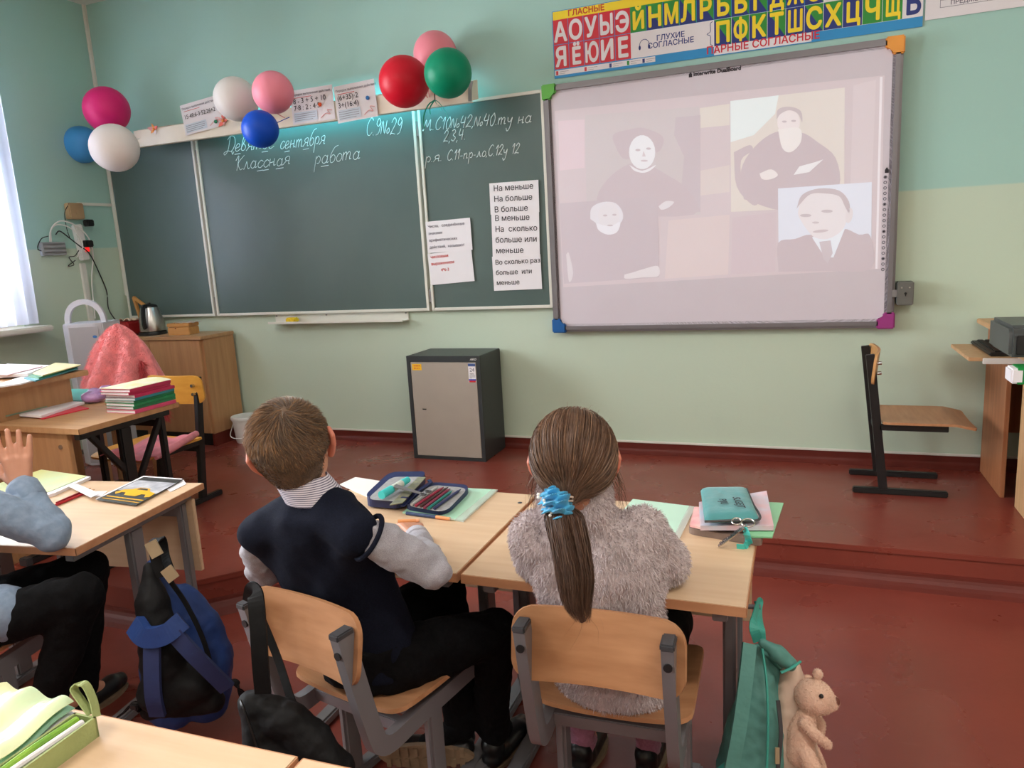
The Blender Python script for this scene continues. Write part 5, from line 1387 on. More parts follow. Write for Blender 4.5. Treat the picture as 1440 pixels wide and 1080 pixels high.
def cpoly(nm, pts, m, lift):
    mb = MB(); mb.poly([onc(u, v) + V((0, 0, lift)) for u, v in pts], m); return mb
M_road = mat('grey_cover_picture', (150, 152, 160), .35, scale=30, col2=(210, 210, 216)); M_carY = mat('yellow_car_print', (236, 176, 30), .35)
mb = cpoly('p', [(.02, .42), (.98, .42), (.98, .86), (.02, .86)], M_road, .0002)
mb.poly([onc(u, v) + V((0, 0, .0004)) for u, v in [(.04, .16), (.96, .16), (.96, .19), (.04, .19)]], M_carY); mb.poly([onc(u, v) + V((0, 0, .0004)) for u, v in [(.04, .08), (.96, .08), (.96, .10), (.04, .10)]], M_carY)
mb.poly([onc(u, v) + V((0, 0, .0006)) for u, v in [(.06, .34), (.14, .46), (.30, .50), (.40, .58), (.66, .58), (.76, .48), (.94, .44), (.96, .30), (.86, .27), (.80, .36), (.70, .36), (.64, .27), (.36, .27), (.30, .36), (.20, .36), (.14, .27)]], M_carY)
mb.poly([onc(u, v) + V((0, 0, .0008)) for u, v in [(.40, .50), (.44, .56), (.62, .56), (.68, .50)]], M_dark)
mb.build('cover_picture', dk)
Mc = frame(onc(.10, .90) + V((0, 0, .0009)), CV[1] - CV[0], CV[3] - CV[0]); mb = MB(Mc)
mb.build('cover_title', dk) if mb.v else None
flat('paper', [(232, 687), (240, 692), (262, 681), (258, 675)], .4606, .0015, M_paper, 'crumpled white paper beside the dark exercise book', 'paper')

# foreground: green fabric pencil box with pastel sheets
M_lime = mat('pale_green_fabric', (158, 170, 112), .7, var=.06, scale=30, bump=.2, bscale=200)
M_lime_in = mat('green_inner', (92, 150, 50), .6, var=.4, scale=20, col2=(150, 190, 60))
fx = thing('pencil_box', 'pale green fabric pencil box at the lower left corner', 'pencil box', on_z(80, 1060, DZ))
N0, N1 = on_z(140, 1035, DZ), on_z(60, 1095, DZ)     # foot of the long right side
d = (N1 - N0).normalized(); nrm = V((-d.y, d.x, 0)); nrm = nrm if nrm.x < 0 else -nrm
H_ = .034; Lb = .36; Wb = .045
def bxp(a, b, z): return N0 + d * a + nrm * b + V((0, 0, z))
mb = MB()
def wallp(p, q, th, h, m=M_lime):
    t_ = (q - p).normalized(); n_ = V((-t_.y, t_.x, 0)) * th
    mb.add([p, q, q + n_, p + n_] + [k + V((0, 0, h)) for k in (p, q, q + n_, p + n_)], [[3, 2, 1, 0], [4, 5, 6, 7], [0, 1, 5, 4], [1, 2, 6, 5], [2, 3, 7, 6], [3, 0, 4, 7]], m)
wallp(bxp(0, 0, 0), bxp(Lb, 0, 0), -.004 if True else .004, H_); wallp(bxp(0, 0, 0), bxp(0, Wb, 0), .004, H_); wallp(bxp(0, Wb, 0), bxp(Lb, Wb, 0), .004, H_)
mb.add([bxp(0, 0, .001), bxp(Lb, 0, .001), bxp(Lb, Wb, .001), bxp(0, Wb, .001)], [[0, 1, 2, 3]], M_lime_in)
mb.build('box', fx)
MB().tube(spline([bxp(.01, .03, .030), bxp(.10, .028, .034), bxp(.22, .03, .026)], 5), .006, M_lime_in, 8).build('green_pen', fx)
MB().tube(spline([bxp(.015, .012, .032), bxp(.14, .014, .034)], 4), .005, M_paper, 8).build('white_pen', fx)
lp = [on_z(136, 1008, .49), on_z(131, 985, .512), on_z(119, 962, .536), on_z(104, 968, .530), on_z(115, 986, .512), on_z(128, 1004, .494)]
MB().strap(spline(lp, 6), .017, .002, M_lime, up=(1, .3, .2)).build('strap_loop', fx)
M_pastelf = mat('pastel_mint_cream_film', (196, 226, 188), .22, scale=4, stretch=(3, 1, 1), col2=(238, 234, 186), spec=.6)
ff = [on_z(u, v, .502) for u, v in ((104, 986), (10, 961), (-60, 990), (-20, 1082))]
fo = thing('folder', 'glossy pastel mint and cream folder leaning on the green pencil box', 'folder', sum(ff, V((0, 0, 0))) / 4)
for k, (dz, cm_) in enumerate(((0, M_pastelf), (-.012, M_mint), (-.022, M_paper))):
    def pf(u, v, dz=dz):
        p = ff[0].lerp(ff[3], u).lerp(ff[1].lerp(ff[2], u), v)
        return p + V((0, 0, dz - .0 * u + .007 * sin(v * 13) * (1 if dz == 0 else .3) + .004 * sin(u * 7)))
    MB().grid(pf, 16, 24, cm_, .0015).build('sheet', fo)
# ================================================================ the pupils
M_skin = mat('skin', (196, 140, 114), .5, var=.06, scale=18, spec=.35)
M_skin.node_tree.nodes['Principled BSDF'].inputs['Subsurface Weight'].default_value = .12
M_skin.node_tree.nodes['Principled BSDF'].inputs['Subsurface Radius'].default_value = (.012, .004, .002)
M_ear = mat('ear_skin', (204, 122, 100), .5, var=.05)
M_eye = mat('eye', (236, 232, 228), .2); M_iris = mat('iris', (70, 52, 40), .2); M_lip = mat('lips', (186, 104, 96), .45)

def hand(B, w, d, n, side, curl=.3, s=1.0, spread=.12, thumb=.6):
    """w wrist, d towards the fingers, n out of the back of the hand, side +1 puts the thumb along n x d"""
    d = V(d).normalized(); n = V(n); n = (n - d * n.dot(d)).normalized(); x = n.cross(d) * side
    L = .072 * s
    for k in range(4):
        o = (1.5 - k) * .0155 * s
        B.cap(w + x * o * .55 + d * .008, w + x * o + d * L * (.98 - .04 * abs(k - 1)), .0125 * s, .0105 * s)
    for k, ln in enumerate((.064, .071, .066, .052)):
        o = (1.5 - k) * .0186 * s; b = w + x * o + d * L * (1 - .035 * abs(k - 1.2))
        dr = (d + x * spread * (1.5 - k) * .45).normalized(); a = curl * (1 + .08 * k); p = b
        for j, fr in enumerate((.44, .32, .24)):
            a2 = a * (j + .6) * 1.05
            v = dr * cos(a2) - n * sin(a2)
            q = p + v * ln * fr * s
            B.cap(p, q, (.0080 - .0006 * j) * s, (.0075 - .0006 * j) * s); p = q
    b = w + x * .021 * s + d * .018 * s - n * .004
    q = b + (x * .7 + d * .75 - n * .25 * (1 + thumb)).normalized() * .030 * s
    r = q + (x * .25 * (1 - thumb) + d * .9 - n * .4 * thumb).normalized() * .024 * s
    B.cap(b, q, .0115 * s, .0095 * s).cap(q, r, .0092 * s, .0078 * s)

def head_frame(c, face, up):
    f = V(face).normalized(); u = V(up); u = (u - f * u.dot(f)).normalized(); r = f.cross(u)
    return Matrix(((r.x, f.x, u.x, c.x), (r.y, f.y, u.y, c.y), (r.z, f.z, u.z, c.z), (0, 0, 0, 1)))   # x right, y face, z up
def head(B, H, s=1.0):
    R3 = H.to_3x3().to_4x4()
    def E(c, r): B.ell(H @ V(c) * 1, [k * s for k in r], R3)
    def P_(x, y, z): return H @ V((x * s, y * s, z * s))
    B.ell(P_(0, -.008, .022), (.074 * s, .090 * s, .083 * s), R3)
    B.ell(P_(0, .020, -.02), (.062 * s, .068 * s, .072 * s), R3)
    B.ell(P_(0, .040, -.068), (.042 * s, .042 * s, .034 * s), R3)
    B.ell(P_(0, .066, -.086), (.018 * s, .016 * s, .014 * s), R3)
    B.cap(P_(0, .084, .012), P_(0, .099, -.022), .008 * s, .012 * s)
    for sx in (-1, 1):
        B.ell(P_(sx * .036, .062, -.03), (.022 * s, .02 * s, .018 * s), R3)
        B.ell(P_(sx * .012, .090, -.024), (.009 * s, .008 * s, .007 * s), R3)
    B.ell(P_(0, .086, -.052), (.022 * s, .010 * s, .006 * s), R3); B.ell(P_(0, .084, -.062), (.018 * s, .010 * s, .006 * s), R3)
def face_parts(t, H, s=1.0):
    for sx in (-1, 1):
        c = H @ V((sx * .031 * s, .078 * s, .006 * s))
        MB().ball(c, .0115 * s, M_eye).ball(c + (H.to_3x3() @ V((0, .0065, 0))) * s, .006 * s, M_iris).build('eye', t)
        mb = MB(); mb.tube([H @ V((sx * x * s, y * s, z * s)) for x, y, z in ((.014, .091, .026), (.03, .09, .031), (.046, .079, .026))], .003 * s, M_hairb, 6); mb.build('eyebrow', t)
    MB().tube([H @ V((x * s, y * s, -.057 * s)) for x, y in ((-.02, .090), (0, .097), (.02, .090))], .004 * s, M_lip, 6, scale=[.4, 1, .4]).build('mouth', t)
def ear(t, H, sx, s=1.0):
    R3 = H.to_3x3()
    def P_(x, y, z): return H @ V((sx * x * s, y * s, z * s))
    B = Blob()
    pts = [P_(.070, .012, -.030), P_(.076, .004, -.022), P_(.085, -.010, -.006), P_(.089, -.016, .012), P_(.085, -.008, .027), P_(.077, .008, .026), P_(.072, .014, .014)]
    B.chain(pts, [.0075 * s, .007 * s, .0062 * s, .006 * s, .006 * s, .0055 * s, .005 * s])
    B.cap(P_(.072, .010, -.016), P_(.078, -.002, .012), .009 * s, .010 * s)
    B.build('ear', M_ear, t, .0028, 3)
def rot_y(v, a): return V((v.x * cos(a) + v.z * sin(a), v.y, -v.x * sin(a) + v.z * cos(a)))

M_hairb = mat('light_brown_hair', (94, 72, 54), .6, var=.3, scale=40, spec=.4, sheen=.15)
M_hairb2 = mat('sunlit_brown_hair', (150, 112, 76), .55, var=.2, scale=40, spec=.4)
M_hairg = mat('brown_hair', (98, 72, 56), .5, var=.3, scale=60, spec=.45)
M_hairg2 = mat('light_strand_hair', (136, 104, 80), .5, var=.2, scale=60, spec=.45)

def fabric(name, c, c2, sc=260, rough=.9, bump=.2):
    return mat(name, c, rough, scale=sc, col2=c2, bump=bump, bscale=sc * 1.5, sheen=.15)
M_shirt = fabric('fine_checked_cotton', (134, 131, 140), (184, 180, 188), 700)
M_vest = mat('navy_knit', (15, 18, 30), .95, scale=300, col2=(22, 26, 42), bump=.2, bscale=420, spec=.15)
M_trous = mat('black_cotton', (7, 7, 9), .9, scale=120, col2=(13, 13, 16), bump=.15, bscale=200, spec=.15)
M_blueshirt = fabric('grey_blue_cotton', (116, 136, 160), (134, 152, 176), 60, .8)
M_leather = mat('black_leather', (20, 20, 22), .35, var=.15, scale=30, spec=.5)
M_sole = mat('brown_rubber_sole', (140, 116, 92), .8, var=.2, scale=30)
M_fleece = mat('grey_lilac_fleece', (196, 182, 184), 1.0, var=.08, scale=30, sheen=.4, spec=.1)
M_fleece2 = mat('light_fleece', (220, 208, 212), 1.0, var=.06, scale=30, sheen=.4, spec=.1)
M_sock = fabric('dusty_pink_sock', (150, 92, 118), (170, 110, 134), 200)
# stripes of the shirt collar
M_stripe = mat('striped_collar_cotton', (208, 204, 214), .85)
_n = M_stripe.node_tree.nodes; _L = M_stripe.node_tree.links
_w = _n.new('ShaderNodeTexWave'); _w.bands_direction = 'Z'; _w.inputs['Scale'].default_value = 75; _w.inputs['Distortion'].default_value = .6
_tc = _n.new('ShaderNodeTexCoord'); _L.new(_tc.outputs['Object'], _w.inputs['Vector'])
_r = _n.new('ShaderNodeValToRGB'); _r.color_ramp.elements[0].color = lin((96, 90, 116)); _r.color_ramp.elements[1].color = lin((214, 208, 218)); _r.color_ramp.elements[0].position = .25; _r.color_ramp.elements[1].position = .45
_L.new(_w.outputs['Fac'], _r.inputs['Fac']); _L.new(_r.outputs[0], _n['Principled BSDF'].inputs['Base Color'])

def folds(a, f, sx=1, sy=1, sz=.5):
    return lambda v, n: a * noise.noise(V((v.x * f * sx, v.y * f * sy, v.z * f * sz))) + a * .5 * noise.noise(v * f * 2.3)

def shoe(t, heel, toe, up, s=1.0, sole_vis=False):
    """heel and toe are on the under side of the sole"""
    heel, toe = V(heel), V(toe); f = (toe - heel); L = f.length; M = frame(heel, f, V(up).cross(f))   # x to toe, y left, z up
    B = Blob()
    def P_(x, y, z): return M @ V((x * L, y, z))
    B.cap(P_(.12, 0, .034 * s), P_(.30, 0, .034 * s), .028 * s, .031 * s).cap(P_(.30, 0, .030 * s), P_(.72, 0, .036 * s), .030 * s, .031 * s).cap(P_(.72, 0, .035 * s), P_(.88, .004, .030 * s), .031 * s, .025 * s)
    B.cap(P_(.16, 0, .04 * s), P_(.14, 0, .068 * s), .029 * s, .031 * s)
    u = B.build('shoe', M_leather, t, .004, 4)
    ol = []
    for k in range(36):
        a = 2 * PI * k / 36; x = .5 + .5 * cos(a); wv = (.030 + .008 * sin(PI * min(1, max(0, (x - .2) / .8)))) * s
        ol.append((x * L, wv * sin(a) * (1 if abs(cos(a)) < .8 else 1)))
    MB(M).prism(ol, .012, M_sole, bev=.003).build('sole', u)
    if sole_vis:
        q = MB(M)
        for k in range(9):
            x = (.10 + .095 * k) * L
            q.box((x, -.030 * s, -.004), (x + .055 * L, -.003, .001), M_sole, .0015); q.box((x, .003, -.004), (x + .055 * L, .030 * s, .001), M_sole, .0015)
        q.build('tread', u)
    return u

def fuzz(verts, faces, mat_, n, ln, w, jitter=.5, down=.35, keep=None):
    """short fibres standing on a surface"""
    mb = MB(); ar = []; tot = 0
    nf = len(faces)
    for k in range(n):
        f = faces[random.randrange(nf)]
        a, b, c = verts[f[0]], verts[f[1]], verts[f[2]]
        r1, r2 = random.random(), random.random()
        p = a + (b - a) * r1 + ((verts[f[3]] if len(f) > 3 else c) - a) * r2
        if keep and not keep(p): continue
        nn = (b - a).cross(c - a).normalized()
        d = (nn + V((random.uniform(-1, 1), random.uniform(-1, 1), random.uniform(-1, 1))) * jitter + V((0, 0, -down))).normalized()
        l = ln * random.uniform(.5, 1.2)
        mb.strand([p, p + d * l * .6, p + (d + V((0, 0, -.35))).normalized() * l], w, mat_)
    return mb

# ------------------------------------------------------------ boy in the vest
BO = V((2.467, -2.625, 0)); ba = math.radians(-12); bR = Matrix.Rotation(ba, 3, 'Z')
def b_(x, y, z): return BO + bR @ V((x, y, 0)) + V((0, 0, z))
boy = thing('person', 'boy with short hair in a dark vest seated at the desk', 'person', (BO.x, BO.y, FLOOR))
tc0 = [(b_(0, -.035, .245), .128, .100, ba), (b_(-.018, -.048, .33), .142, .090, ba), (b_(-.040, -.074, .43), .152, .080, ba * .7), (b_(-.048, -.108, .53), .154, .084, ba * .3), (b_(-.030, -.138, .61), .145, .078, 0), (b_(.000, -.154, .665), .112, .064, 0), (b_(.010, -.160, .70), .07, .052, 0)]
shR, shL = at(503, 748, 1.50), at(364, 748, 1.63)
elR, elL = at(606, 799, 1.575), at(372, 798, 1.77)
wrR, wrL = on_z(585, 753, .510), V((2.330, -2.560, .490))
hipR, hipL = b_(.070, -.035, .268), b_(-.070, -.03, .268)
knR, knL = V((2.695, -2.490, .262)), V((2.520, -2.395, .300))
anR, anL = V((2.655, -2.445, -.055)), V((2.590, -2.480, -.020))
Hc = at(413, 636, 1.56)
HB = head_frame(Hc, (-.50, .86, -.06), (-.24, -.02, .96))
B = Blob()
B.ring([(c, a - .012, b - .012, r) for c, a, b, r in tc0])
nk = b_(.010, -.155, .70)
B.cap(nk + V((0, 0, -.03)), HB @ V((0, -.015, -.05)), .042, .046)
head(B, HB, 1.0)
for a, e, w in ((shR, elR, wrR), (shL, elL, wrL)):
    B.cap(a, e, .034, .027).cap(e, w, .028, .020)
for a, k, n_ in ((hipR, knR, anR), (hipL, knL, anL)):
    B.cap(a, k, .062, .045).cap(k, n_, .044, .028)
hand(B, wrR, on_z(566, 716, .516) - wrR, (.2, .1, 1), -1, .42, .95)
hand(B, wrL, (.35, .93, -.05), (0, 0, 1), 1, .35, .95)
B.cap(anL, anL + V((-.10, -.03, -.06)), .026, .022).cap(anR, V((2.66, -2.34, -.115)), .026, .022)
B.build('body', M_skin, boy, .0040, 3)
ear(boy, HB, -1, 1.0); ear(boy, HB, 1, 1.0)
face_parts(boy, HB)
# hair: a cap with thousands of short strands flowing away from the crown
def skull(dirn, off=0):
    d = dirn.normalized()
    r = (.0755 + off, .0915 + off, .0845 + off); k = 1 / math.sqrt((d.x / r[0]) ** 2 + (d.y / r[1]) ** 2 + (d.z / r[2]) ** 2)
    p = V((0, -.008, .022)) + d * k
    if p.z < -.01: p.x *= 1 - .9 * min(.25, -.01 - p.z) / .25 * .5; p.z -= max(0, -.02 - p.z) * .55
    return p
def hair_ok(d):
    # hairline: forehead in front, above the ears at the sides, nape at the back
    az = math.atan2(d.x, -d.y)          # 0 = back
    el = math.asin(max(-1, min(1, d.z)))
    lim = -1.25 + .28 * az * az + .05 * sin(az * 9) if abs(az) < 1.15 else (-.52 + .50 * (abs(az) - 1.15))
    if abs(az) > 2.2: lim = .35
    return el > lim
cap = MB(); N1, N2 = 48, 30; vs = []; ok = []
for i in range(N1):
    for j in range(N2 + 1):
        el = -1.25 + (PI / 2 + 1.25) * j / N2; az = 2 * PI * i / N1
        d = V((cos(el) * sin(az), -cos(el) * cos(az), sin(el)))
        p = skull(d, .004)
        vs.append(HB @ p); ok.append(hair_ok(d))
fs = [[i * (N2 + 1) + j, ((i + 1) % N1) * (N2 + 1) + j, ((i + 1) % N1) * (N2 + 1) + j + 1, i * (N2 + 1) + j + 1] for i in range(N1) for j in range(N2)]
cap.add(vs, [f for f in fs if all(ok[k] for k in f)], M_hairb, True)
crown = V((.22, -.45, .86)).normalized()
Rb = HB.to_3x3()
for k in range(19000):
    d = V((random.gauss(0, 1), random.gauss(0, 1), random.gauss(0, 1))).normalized()
    if not hair_ok(d): continue
    away = d - crown * d.dot(crown)
    if away.length < .02: away = V((random.uniform(-1, 1), random.uniform(-1, 1), 0))
    tang = (away - d * away.dot(d))
    tang = tang.normalized() + d.cross(tang.normalized()) * (.55 + .5 * noise.noise(d * 3)) + V((random.uniform(-1, 1), random.uniform(-1, 1), random.uniform(-1, 1))) * .28
    if d.z > .45: tang = tang + V((-.5, .5, 0))
    tang = (tang - d * tang.dot(d)).normalized()
    topf = max(0, min(1, (d.z + .1) / .7)); l = .009 + .024 * topf
    lift = .22 + .12 * topf + random.uniform(-.1, .1)
    p0 = HB @ skull(d, .003); p1 = HB @ (skull(d + tang * l * 5, .0045 + l * lift * .6)); p2 = HB @ (skull(d + tang * l * 10, .004 + l * lift))
    lit = d.x < -.1 and d.z > .1  # more pale strands on the upper left: daylight put into the hair colour
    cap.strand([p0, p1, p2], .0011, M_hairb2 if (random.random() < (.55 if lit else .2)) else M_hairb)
cap.build('hair', boy)
# shirt: sleeves, collar
B = Blob()
for s_, e in ((shR, elR), (shL, elL)):
    q_ = s_ + (e - s_).normalized() * .034; B.cap(q_, q_.lerp(e, .5), .041, .043).cap(q_.lerp(e, .5), e, .043, .040)
B.cap(elR, wrR.lerp(elR, .22), .040, .029).cap(elL, wrL, .043, .034)
B.ell(elR + V((.006, -.004, -.004)), (.042, .044, .040))
B.ring([(c, a - .004, b - .004, r) for c, a, b, r in tc0[:6]])
sv, sf_, _ = B.mesh(.006, 5, folds(.008, 24, 1, 1, 1))
MB().add(sv, sf_, M_shirt, True).build('shirt', boy, None, 80)
sh_o = [c for c in boy.children if c.name.startswith('shirt')][0]
for e, w in ((elR, wrR), (elL, wrL)):
    d = (w - e).normalized(); MB().tube([w - d * .044, w - d * .040, w - d * .012, w - d * .008], .031, M_shirt, 18, scale=[.9, 1, .98, .9]).build('cuff', sh_o)
ax = (HB @ V((0, -.012, -.05)) - (nk + V((0, 0, -.02)))).normalized()
cl_ = MB(); base = nk + V((0, 0, -.022))
def col(u, v):
    a = 2 * PI * u; k = 1.22 - .14 * v
    rr = V((cos(a) * .054 * k, sin(a) * .050 * k, 0))
    return base + ax * (.012 + .055 * v + .010 * v * (1 - sin(a)) / 2) + rr
cl_.grid(col, 36, 6, M_stripe, .004); cl_.build('collar', sh_o)
# vest
B = Blob()
B.ring([(c, a + .008, b + .010, r) for c, a, b, r in tc0[:6]])
for s_, k_ in ((shR, .94), (shL, .88)):
    c = tc0[5][0]; B.cap(c + (s_ - c) * .35 + V((0, 0, .006)), c + (s_ - c) * k_ + V((0, 0, -.004)), .054, .050)
B.cap(tc0[5][0].lerp(shR, .8), V((tc0[3][0].x + .082, tc0[3][0].y, .52)), .050, .060)
B.cap(shL, V((tc0[3][0].x - .098, tc0[3][0].y, .53)), .046, .058)
B.ring([(tc0[5][0], .10, .062, 0), (nk + V((0, 0, -.006)), .078, .060, 0)])
vv, vf, _ = B.mesh(.006, 26, lambda v, n: .008 * noise.noise(V(((v.x * .8 - v.z * .6) * 15, (v.x * .6 + v.z * .8) * 4, v.y * 4))) + .003 * noise.noise(v * 26))
MB().add(vv, vf, M_vest, True).build('vest', boy, None, 80)
ve = [c for c in boy.children if c.name.startswith('vest')][0]
for s_, e in ((shR, elR),):
    d = (e - s_).normalized(); q_ = s_ + d * .026; a1 = d.orthogonal().normalized(); a2 = d.cross(a1)
    MB().tube([q_ + (a1 * sin(2 * PI * k / 28) + a2 * cos(2 * PI * k / 28)) * .0475 for k in range(28)], .0055, M_vest, 8, closed=True, up=d).build('armhole_rib', ve)
# trousers and shoes
B = Blob()
B.ring([(b_(0, -.05, .222), .120, .090, ba), (b_(0, -.05, .27), .130, .102, ba), (b_(0, -.06, .34), .126, .098, ba)])
for a, k, n_ in ((hipR, knR, anR), (hipL, knL, anL)):
    B.cap(a, k, .076, .060).cap(k, n_.lerp(k, .06), .058, .044)
B.build('trousers', M_trous, boy, .007, 6, folds(.010, 16))
B = Blob()
for n_ in (anR, anL): B.cap(n_ + V((0, 0, .10)), n_ + V((0, 0, -.01)), .034, .031)
B.cap(anL, anL + V((-.10, -.03, -.06)), .033, .028).cap(anR, V((2.66, -2.34, -.115)), .031, .027).build('sock', M_trous, boy, .006, 3)
shoe(boy, (2.655, -2.49, FLOOR + .001), (2.69, -2.285, FLOOR + .001), (0, 0, 1))
shoe(boy, V((2.625, -2.500, -.092)), V((2.385, -2.575, -.090)), (-.18, .93, .12), 1.0, True)

# ------------------------------------------------------------ girl with the ponytail
GO = V((3.016, -2.520, 0)); ga = math.radians(3); gR = Matrix.Rotation(ga, 3, 'Z')
def g_(x, y, z): return GO + gR @ V((x, y, 0)) + V((0, 0, z))
girl = thing('person', 'girl with a long brown ponytail in a fluffy grey sweater', 'person', (GO.x, GO.y, FLOOR))
tg = [(g_(0, -.035, .215), .130, .105, ga), (g_(-.005, -.045, .27), .134, .108, ga), (g_(-.01, -.07, .36), .126, .096, ga), (g_(-.015, -.09, .45), .132, .092, ga), (g_(-.02, -.105, .54), .146, .092, .1), (g_(-.03, -.112, .595), .142, .080, .15), (g_(-.04, -.118, .635), .105, .064, .15)]
gsR, gsL = V((3.090, -2.612, .598)), V((2.886, -2.660, .594))
geR, geL = V((3.118, -2.535, .512)), V((2.858, -2.565, .505))
gwR, gwL = V((3.00, -2.400, .490)), V((3.045, -2.440, .490))
ghR, ghL = g_(.070, -.02, .262), g_(-.070, -.02, .262)
gkR, gkL = V((3.095, -2.275, .235)), V((2.930, -2.285, .235))
gaR, gaL = V((3.045, -2.365, -.060)), V((2.885, -2.395, -.060))
GH = at(808, 655, 1.46)
HG = head_frame(GH, (-.22, .95, -.20), (-.06, .12, 1))
B = Blob(); B.ring([(c, a - .022, b - .022, r) for c, a, b, r in tg])
gnk = g_(-.04, -.125, .64); B.cap(gnk + V((0, 0, -.02)), HG @ V((0, -.015, -.05)), .038, .042)
head(B, HG, .98)
for a, e, w in ((gsR, geR, gwR), (gsL, geL, gwL)): B.cap(a, e, .030, .025).cap(e, w, .026, .019)
for a, k, n_ in ((ghR, gkR, gaR), (ghL, gkL, gaL)): B.cap(a, k, .058, .042).cap(k, n_, .042, .028).cap(n_, n_ + V((0, .07, -.045)), .026, .022)
hand(B, gwR, (-.75, .6, 0), (0, 0, 1), -1, .3, .88); hand(B, gwL, (.82, -.50, .04), (.1, .3, 1), 1, .25, .88)
B.build('body', M_skin, girl, .0040, 3)
ear(girl, HG, 1, .98); ear(girl, HG, -1, .98); face_parts(girl, HG, .98)
# hair combed back to a low tie
tie_l = HG.inverted() @ at(788, 708, 1.375)
tie_l = V((-.012, -.098, -.066))
tie = HG @ tie_l
def gsk(d, off=0):
    d = d.normalized(); r = (.0765 + off, .0925 + off, .0860 + off); k = 1 / math.sqrt((d.x / r[0]) ** 2 + (d.y / r[1]) ** 2 + (d.z / r[2]) ** 2)
    return V((0, -.006, .022)) + d * k
def ghair_ok(d):
    az = math.atan2(d.x, -d.y); el = math.asin(max(-1, min(1, d.z)))
    lim = -1.0 if abs(az) < 1.0 else (-.80 + .62 * (abs(az) - 1.0))
    if abs(az) > 2.0: lim = .25 + (abs(az) - 2.0) * .2
    return el > lim
hg = MB(); vs = []; ok = []
for i in range(N1):
    for j in range(N2 + 1):
        el = -1.05 + (PI / 2 + 1.05) * j / N2; az = 2 * PI * i / N1
        d = V((cos(el) * sin(az), -cos(el) * cos(az), sin(el)))
        p = gsk(d, .006)
        if d.z < -.35 and d.y < 0: p = p.lerp(V((p.x * .8, min(p.y, -.062), p.z)), .6)
        vs.append(HG @ p); ok.append(ghair_ok(d))
hg.add(vs, [f for f in fs if all(ok[k] for k in f)], M_hairg, True)
td_ = (tie_l - V((0, -.006, .022))).normalized()
for k in range(5200):
    d = V((random.gauss(0, 1), random.gauss(0, 1), random.gauss(0, 1))).normalized()
    if not ghair_ok(d): continue
    om = math.acos(max(-1, min(1, d.dot(td_)))); n_ = 9; pts = []
    bump_ = random.uniform(.004, .011) ; side_ = random.uniform(-.03, .03)
    for q in range(n_ + 1):
        t = q / n_
        if om > 1e-3: dd = (d * sin((1 - t) * om) + td_ * sin(t * om)) / sin(om)
        else: dd = d
        dd = dd + V((side_ * sin(t * PI), 0, -.10 * sin(t * PI) * (1 if d.z > .3 else 0)))
        p = gsk(dd, bump_ * (1 - t * .3) + .003 * sin(t * PI))
        if t > .75: p = p.lerp(tie_l + V((random.uniform(-.012, .012), 0, random.uniform(-.012, .012))), (t - .75) / .25)
        pts.append(HG @ p)
    hg.strand(pts, .0012, M_hairg2 if random.random() < .22 else M_hairg)
# loose wisps
for k in range(90):
    sx = random.choice((-1, 1)); b0 = HG @ V((sx * random.uniform(.066, .080), random.uniform(-.02, .04), random.uniform(-.04, .02)))
    q = b0 + V((sx * random.uniform(.0, .03), random.uniform(-.01, .02), -random.uniform(.05, .12)))
    hg.strand(spline([b0, b0.lerp(q, .5) + V((sx * .008, 0, 0)), q], 4), .0011, M_hairg)
for k in range(40):
    d = V((random.uniform(-1, 1), random.uniform(-1, .2), random.uniform(.2, 1))).normalized(); p = HG @ gsk(d, .008)
    e_ = V((random.uniform(-1, 1), random.uniform(-1, 1), random.uniform(-.3, 1))).normalized()
    hg.strand([p, p + e_ * .012, p + e_ * .02 + V((0, 0, -.006))], .0007, M_hairg2)
hg.build('hair', girl)
pt = MB()
M_hairp = mat('dark_brown_hair', (78, 54, 42), .5, var=.2, scale=60, spec=.45)
path = spline([tie, at(793, 722, 1.348), at(798, 748, 1.335), at(804, 778, 1.325), at(809, 810, 1.318), at(812, 850, 1.315), at(820, 874, 1.315)], 8)
npt = len(path)
pt.tube(path, .011, M_hairp, 14, scale=[.45 + .75 * min(1, i / 10) - .75 * max(0, (i - npt + 14) / 14) for i in range(npt)])
for k in range(3200):
    a, r = random.uniform(0, 2 * PI), math.sqrt(random.uniform(.25, 1)) * .030
    ph, am = random.uniform(0, 6), random.uniform(.0, .004)
    sh = (RT * cos(a) + (FW * .8) * sin(a)) * r; i0 = 0 if random.random() < .75 else random.randrange(0, 14); i1 = npt - random.randrange(0, 16)
    pts = []
    for i in range(i0, i1, 2):
        t = i / npt; w = .30 + .85 * min(1, i / 9) - .70 * max(0, (i - npt + 16) / 16)
        pts.append(path[i] + sh * w + RT * am * sin(t * 9 + ph))
    if len(pts) > 2: pt.strand(pts, .0013, M_hairg if random.random() < .25 else M_hairp)
for k in range(22):
    i = random.randrange(14, npt - 4); p = path[i]; q = p + RT * random.uniform(.01, .06) * random.choice((-.4, 1)) - UP * random.uniform(.03, .09)
    pt.strand(spline([p, p.lerp(q, .5) + RT * .015, q], 5), .0009, M_hairg)
pt.build('ponytail', girl)
